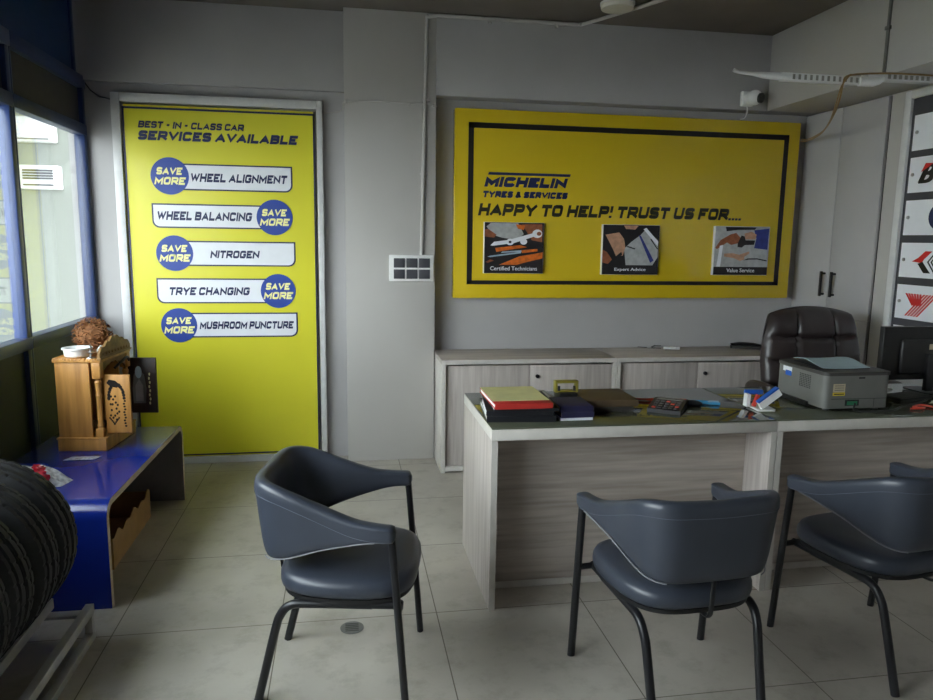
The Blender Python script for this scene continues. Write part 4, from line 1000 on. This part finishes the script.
for k in range(15):
    a = PI * k / 14; r = 0.030 + 0.010 * (k % 2)
    u = 0.46 + 0.30 * math.cos(a); v = 0.60 + 0.24 * math.sin(a); prism(b, circ(0, 0, 1, 7) and [(u + 0.065 * math.cos(q), v + 0.026 * math.sin(q) * (1 + k % 3 * 0.3)) for q in [i * PI / 4 for i in range(8)]], fd, 0.0, 0.001)
for k in range(10): u, v = 0.78 - 0.02 * (k % 3), 0.12 + k * 0.048; prism(b, [(u + 0.05 * math.cos(q), v + 0.018 * math.sin(q)) for q in [i * PI / 3 for i in range(6)]], fd, 0.0, 0.001)
prism(b, [(0.10, 0.86), (0.2, 0.92), (0.45, 0.90), (0.62, 0.83), (0.5, 0.78), (0.25, 0.80)], fd, 0.0, 0.0013)
for k in range(16):                              # small cut-outs around the arch
    u, v = 0.36 + 0.20 * math.cos(k * 2.4) * (0.4 + 0.04 * k), 0.42 + 0.28 * math.sin(k * 2.4) * (0.35 + 0.04 * k)
    prism(b, [(u + 0.045 * math.cos(q + k), v + 0.022 * math.sin(q + k)) for q in [i * PI / 3 for i in range(6)]], fd, 0.0, 0.001)
for k in range(9): u, v = 0.16 + 0.045 * k, 0.16 + 0.05 * abs(4 - k) * 0.5; prism(b, [(u + 0.035 * math.cos(q), v + 0.02 * math.sin(q)) for q in [i * PI / 3 for i in range(6)]], fd, 0.0, 0.001)
obj('carving', b, HOLE, dn)
df = obj('door', box(bmn(), 0.080, 0.240, 0.190, 0.206, 0.105, 0.412, 0.002), DKWOOD, sh, label='far door, dark brown with an arched picture')
b = bmn(); fe = lambda u, v, d: Vector((0.080 + u * 0.160, 0.190 - d, 0.105 + v * 0.307))
prism(b, [(0.22, 0.18), (0.62, 0.18), (0.66, 0.45), (0.60, 0.70), (0.42, 0.80), (0.26, 0.70), (0.20, 0.45)], fe, 0, 0.0012, 0)
prism(b, [(0.30, 0.22), (0.55, 0.22), (0.56, 0.5), (0.43, 0.62), (0.30, 0.5)], fe, 0, 0.0018, 1)
prism(b, circ(0.42, 0.74, 0.11, 16), fe, 0, 0.0022, 2)
for k in range(8): prism(b, circ(0.76 + 0.02 * (k % 2), 0.18 + k * 0.075, 0.028, 8), fe, 0, 0.0014, 3)
obj('picture', b, [GREYP, GREYL2, BPAPER, YPAPER], df)
b = bmn(); tube(b, smooth_path([(0.115, -0.03, 0.395), (0.135, 0.02, 0.425), (0.135, 0.08, 0.435), (0.125, 0.13, 0.41)], 5), 0.007, 8); obj('garland', b, BLKP, sh)
# things on the shrine (top at ZB + 0.462 .. scallops 0.471)
ZS = ZB + 0.4625
bw = thing('bowl', 'white round bowl on top of the shrine cabinet', 'bowl', (-1.325, 3.845, ZS))
lathe(b := bmn(), [(0, 0.002), (0.052, 0.002), (0.060, 0.008), (0.063, 0.040), (0.070, 0.041), (0.070, 0.048), (0.060, 0.048), (0.056, 0.014), (0, 0.010)], 36); obj('bowl_body', b, WHITE, bw)
co = thing('coconut', 'shaggy brown coconut on top of the shrine cabinet', 'coconut', (-1.312, 4.035, ZS))
b = bmn(); ball(b, (0, 0, 0.080), 0.07, 4, (1.1, 1.0, 1.0), nz=0.12, nscale=3.0); obj('husk', b, FIBRE, co)
b = bmn()
for k in range(260):
    a = random.uniform(0, 2 * PI); e = random.uniform(-0.7, 1.3); n = Vector((math.cos(a) * math.cos(e), math.sin(a) * math.cos(e), math.sin(e)))
    tn = n.cross(Vector((random.uniform(-1, 1), random.uniform(-1, 1), random.uniform(-1, 1)))).normalized(); p = Vector((0, 0, 0.080)) + n * 0.072
    tube(b, [p - n * 0.006, p + n * 0.012 + tn * 0.012, p + n * 0.022 + tn * 0.034], 0.0022, 4)
for v in b.verts: v.co.z = max(v.co.z, 0.014)
o = obj('fibres', b, FIBRE, co)
dl = thing('oil_lamp', 'small metal oil lamp beside the bowl on the shrine cabinet', 'lamp', (-1.245, 3.79, ZS))
lathe(b := bmn(), [(0, 0.001), (0.022, 0.001), (0.020, 0.006), (0.006, 0.010), (0.005, 0.022), (0.018, 0.030), (0.020, 0.034), (0.006, 0.036), (0.0045, 0.05), (0.007, 0.056), (0.0, 0.074)], 24); obj('lamp_body', b, STEEL, dl)
pp = thing('crumpled_paper', 'crumpled white paper behind the carved top of the shrine', 'paper', (-1.225, 3.90, ZS))
b = bmn(); ball(b, (0, 0, 0.024), 0.030, 3, (0.7, 1.5, 0.7), nz=0.5, nscale=2.2)
zm = min(v.co.z for v in b.verts)
for v in b.verts: v.co.z += 0.001 - zm
obj('sheet', b, PAPER, pp, sharp=10)
# packet and film on the bench
pk = thing('foil_packet', 'clear and red foil packet on the near end of the blue bench', 'packet', (-1.37, 3.27, ZB), -0.25)
pk.scale = (1.15, 1.2, 1.5)
b = bmn(); t = bmn(); bmesh.ops.create_grid(t, x_segments=26, y_segments=14, size=1)
for v in t.verts:
    u, w = v.co.x, v.co.y; z = 0.035 * (1 - u * u) * (1 - w ** 4) + 0.012 * noise.noise(Vector((u * 4, w * 3, 1))) + 0.014
    v.co = Vector((u * 0.15, w * 0.055 * (1 - 0.35 * u * u) + 0.02 * u, max(0.001, z * (1 - max(abs(u), abs(w)) ** 8))))
merge(b, t)
t = bmn(); bmesh.ops.create_grid(t, x_segments=4, y_segments=4, size=1)
for v in t.verts: v.co = Vector((v.co.x * 0.13, v.co.y * 0.04, 0.0008))
merge(b, t); obj('clear_wrapper', b, FILM, pk, sharp=12)
b = bmn(); ball(b, (0.075, -0.035, 0.026), 0.026, 3, (1.5, 1.0, 0.9), nz=0.6, nscale=2.5); ball(b, (0.045, 0.01, 0.040), 0.02, 3, (1.3, 1, 0.7), nz=0.6, nscale=2.5)
obj('red_foil', b, REDF, pk, sharp=12, label='crumpled red foil')
b = bmn(); t = bmn(); bmesh.ops.create_grid(t, x_segments=16, y_segments=8, size=1)
for v in t.verts:
    u, w = v.co.x, v.co.y; v.co = Vector((u * 0.07 + 0.01 * w, w * 0.028, 0.003 + 0.007 * abs(noise.noise(Vector((u * 3, w * 3, 4)))) * (1 - max(abs(u), abs(w)) ** 4)))
bmesh.ops.solidify(t, geom=t.faces[:], thickness=0.001); merge(b, t)
o = obj('plastic_scrap', b, FILM, sharp=10); o.location = (-1.255, 3.62, ZB); tag(o, 'flat scrap of clear film on the bench in front of the shrine', 'plastic')

# ================================================================== tyre rack and tyres
rk = thing('tyre_rack', 'grey steel angle rack on the floor carrying the tyres', 'rack', (-1.27, 1.95, 0))
def bar(x0, x1, y0, y1, z0, z1): return box(bmn(), x0, x1, y0, y1, z0, z1, 0.002)
YA, YB = 1.15, 2.765
for a, z0, z1 in ((-0.985, 0.102, 0.138), (-0.985, 0.0, 0.03), (-1.585, 0.102, 0.138), (-1.585, 0.0, 0.03)): obj('rail', bar(a, a + 0.03, YA, YB, z0, z1), RACKM, rk, world=True)
for a in (-1.118, -1.468): obj('cradle_rail', bar(a, a + 0.022, YA, YB, 0.130, 0.170), RACKM, rk, world=True)
for a in (-0.984, -1.584):
    for y in (YA, YB - 0.03): obj('post', bar(a, a + 0.028, y, y + 0.03, 0.03, 0.102), RACKM, rk, world=True)
for y in (YA + 0.001, YB - 0.045): obj('crossbar', bar(-1.555, -0.985, y, y + 0.044, 0.103, 0.1150), RACKM, rk, world=True)
def tyre_mesh():
    R, W, Rb = 0.308, 0.086, 0.178
    prof = []                                     # (radius, half width position, tread class)
    side = [(Rb, 0.060), (Rb + 0.012, 0.071), (Rb + 0.035, 0.080), (Rb + 0.06, 0.086), (Rb + 0.080, 0.0865), (Rb + 0.096, 0.083), (R - 0.024, 0.077), (R - 0.013, 0.070)]
    tread = []
    for w in (0.062, 0.054, 0.046): tread.append((R - 0.0015 - 0.35 * (w / 0.5) ** 2 * 0.5, w, 1))
    tread += [(R - 0.010, 0.043, 0), (R - 0.010, 0.037, 0), (R - 0.001, 0.034, 2), (R, 0.018, 2), (R, 0.012, 2), (R - 0.009, 0.009, 0), (R - 0.009, 0.003, 0), (R - 0.0005, 0.0005, 2)]
    half = [(r, w, 0) for r, w in side] + tread
    full_ = [(r, w, c) for r, w, c in half] + [(r, -w, c) for r, w, c in half[::-1]]
    full_ += [(Rb - 0.001, -0.058, 0), (Rb + 0.014, -0.052, 0), (R - 0.03, -0.05, 0), (R - 0.022, 0, 0), (R - 0.03, 0.05, 0), (Rb + 0.014, 0.052, 0), (Rb - 0.001, 0.058, 0)]
    N = 240; t = bmn(); rings = []
    for r, w, c in full_:
        ring = []
        for k in range(N):
            rr = r
            if c == 1 and k % 6 < 1: rr -= 0.004
            if c == 2 and (k + int(w * 90) + (3 if w < 0 else 0)) % 9 < 1: rr -= 0.004
            a = 2 * PI * k / N; ring.append(t.verts.new((rr * math.cos(a), w, rr * math.sin(a))))
        rings.append(ring)
    m = len(rings)
    for i in range(m):
        A, B = rings[i], rings[(i + 1) % m]
        for k in range(N): t.faces.new((A[k], A[(k + 1) % N], B[(k + 1) % N], B[k]))
    bmesh.ops.recalc_face_normals(t, faces=t.faces); return t
ty = obj('car_tyre', tyre_mesh(), RUBBER, sharp=28)
ty.location = (-1.282, 2.655, 0.170 + math.sqrt(0.308 ** 2 - 0.164 ** 2) + 0.006)
tag(ty, 'black car tyre at the bench end of the rack', 'tyre', 'tyres on the rack')
for k, l in enumerate(('second black tyre from the bench on the rack', 'third black tyre from the bench on the rack', 'fourth black tyre from the bench on the rack')):
    c = ty.copy(); COL.objects.link(c); c.location = (-1.282 + 0.004 * (-1) ** k, 2.655 - 0.186 * (k + 1), ty.location.z); c.rotation_euler = (0, 0.4 * (k + 1), 0); c['label'] = l

# ================================================================== daylight, camera, view
w = bpy.data.worlds.new('overcast'); SC.world = w; w.use_nodes = True
nt = w.node_tree; bg = nt.nodes['Background']
tc = nd(nt, 'ShaderNodeTexCoord'); sp = nd(nt, 'ShaderNodeSeparateXYZ'); rp = nd(nt, 'ShaderNodeValToRGB')
nt.links.new(tc.outputs['Generated'], sp.inputs[0]); nt.links.new(sp.outputs['Z'], rp.inputs['Fac'])
rp.color_ramp.elements[0].position = 0.0; rp.color_ramp.elements[0].color = (0.93, 0.96, 1.0, 1)
rp.color_ramp.elements[1].position = 0.9; rp.color_ramp.elements[1].color = (0.84, 0.91, 1.0, 1)
nt.links.new(rp.outputs['Color'], bg.inputs['Color']); bg.inputs['Strength'].default_value = 5.0

cam = bpy.data.cameras.new('camera'); co_ = bpy.data.objects.new('camera', cam); COL.objects.link(co_)
yaw, pit, rol = math.radians(9.67), math.radians(8.75), math.radians(0.81)
f = Vector((math.sin(yaw) * math.cos(pit), math.cos(yaw) * math.cos(pit), -math.sin(pit)))
rt = Vector((math.cos(yaw), -math.sin(yaw), 0)); up = rt.cross(f)
r2 = rt * math.cos(rol) + up * math.sin(rol); u2 = -rt * math.sin(rol) + up * math.cos(rol)
M = Matrix((r2, u2, -f)).transposed().to_4x4(); M.translation = Vector((0, 0, 1.53))
co_.matrix_world = M
cam.sensor_width = 36; cam.lens = 720.7 / 933 * 36; cam.clip_start = 0.05
SC.camera = co_
SC.view_settings.view_transform = 'Standard'; SC.view_settings.look = 'None'
SC.view_settings.exposure = 1.75; SC.view_settings.gamma = 1.0; SC.view_settings.use_curve_mapping = False
SC.cycles.max_bounces = 10; SC.cycles.diffuse_bounces = 6; SC.cycles.transparent_max_bounces = 12
SC.cycles.caustics_reflective = False; SC.cycles.caustics_refractive = False
SC.cycles.sample_clamp_indirect = 6.0
SC.cycles.use_denoising = True
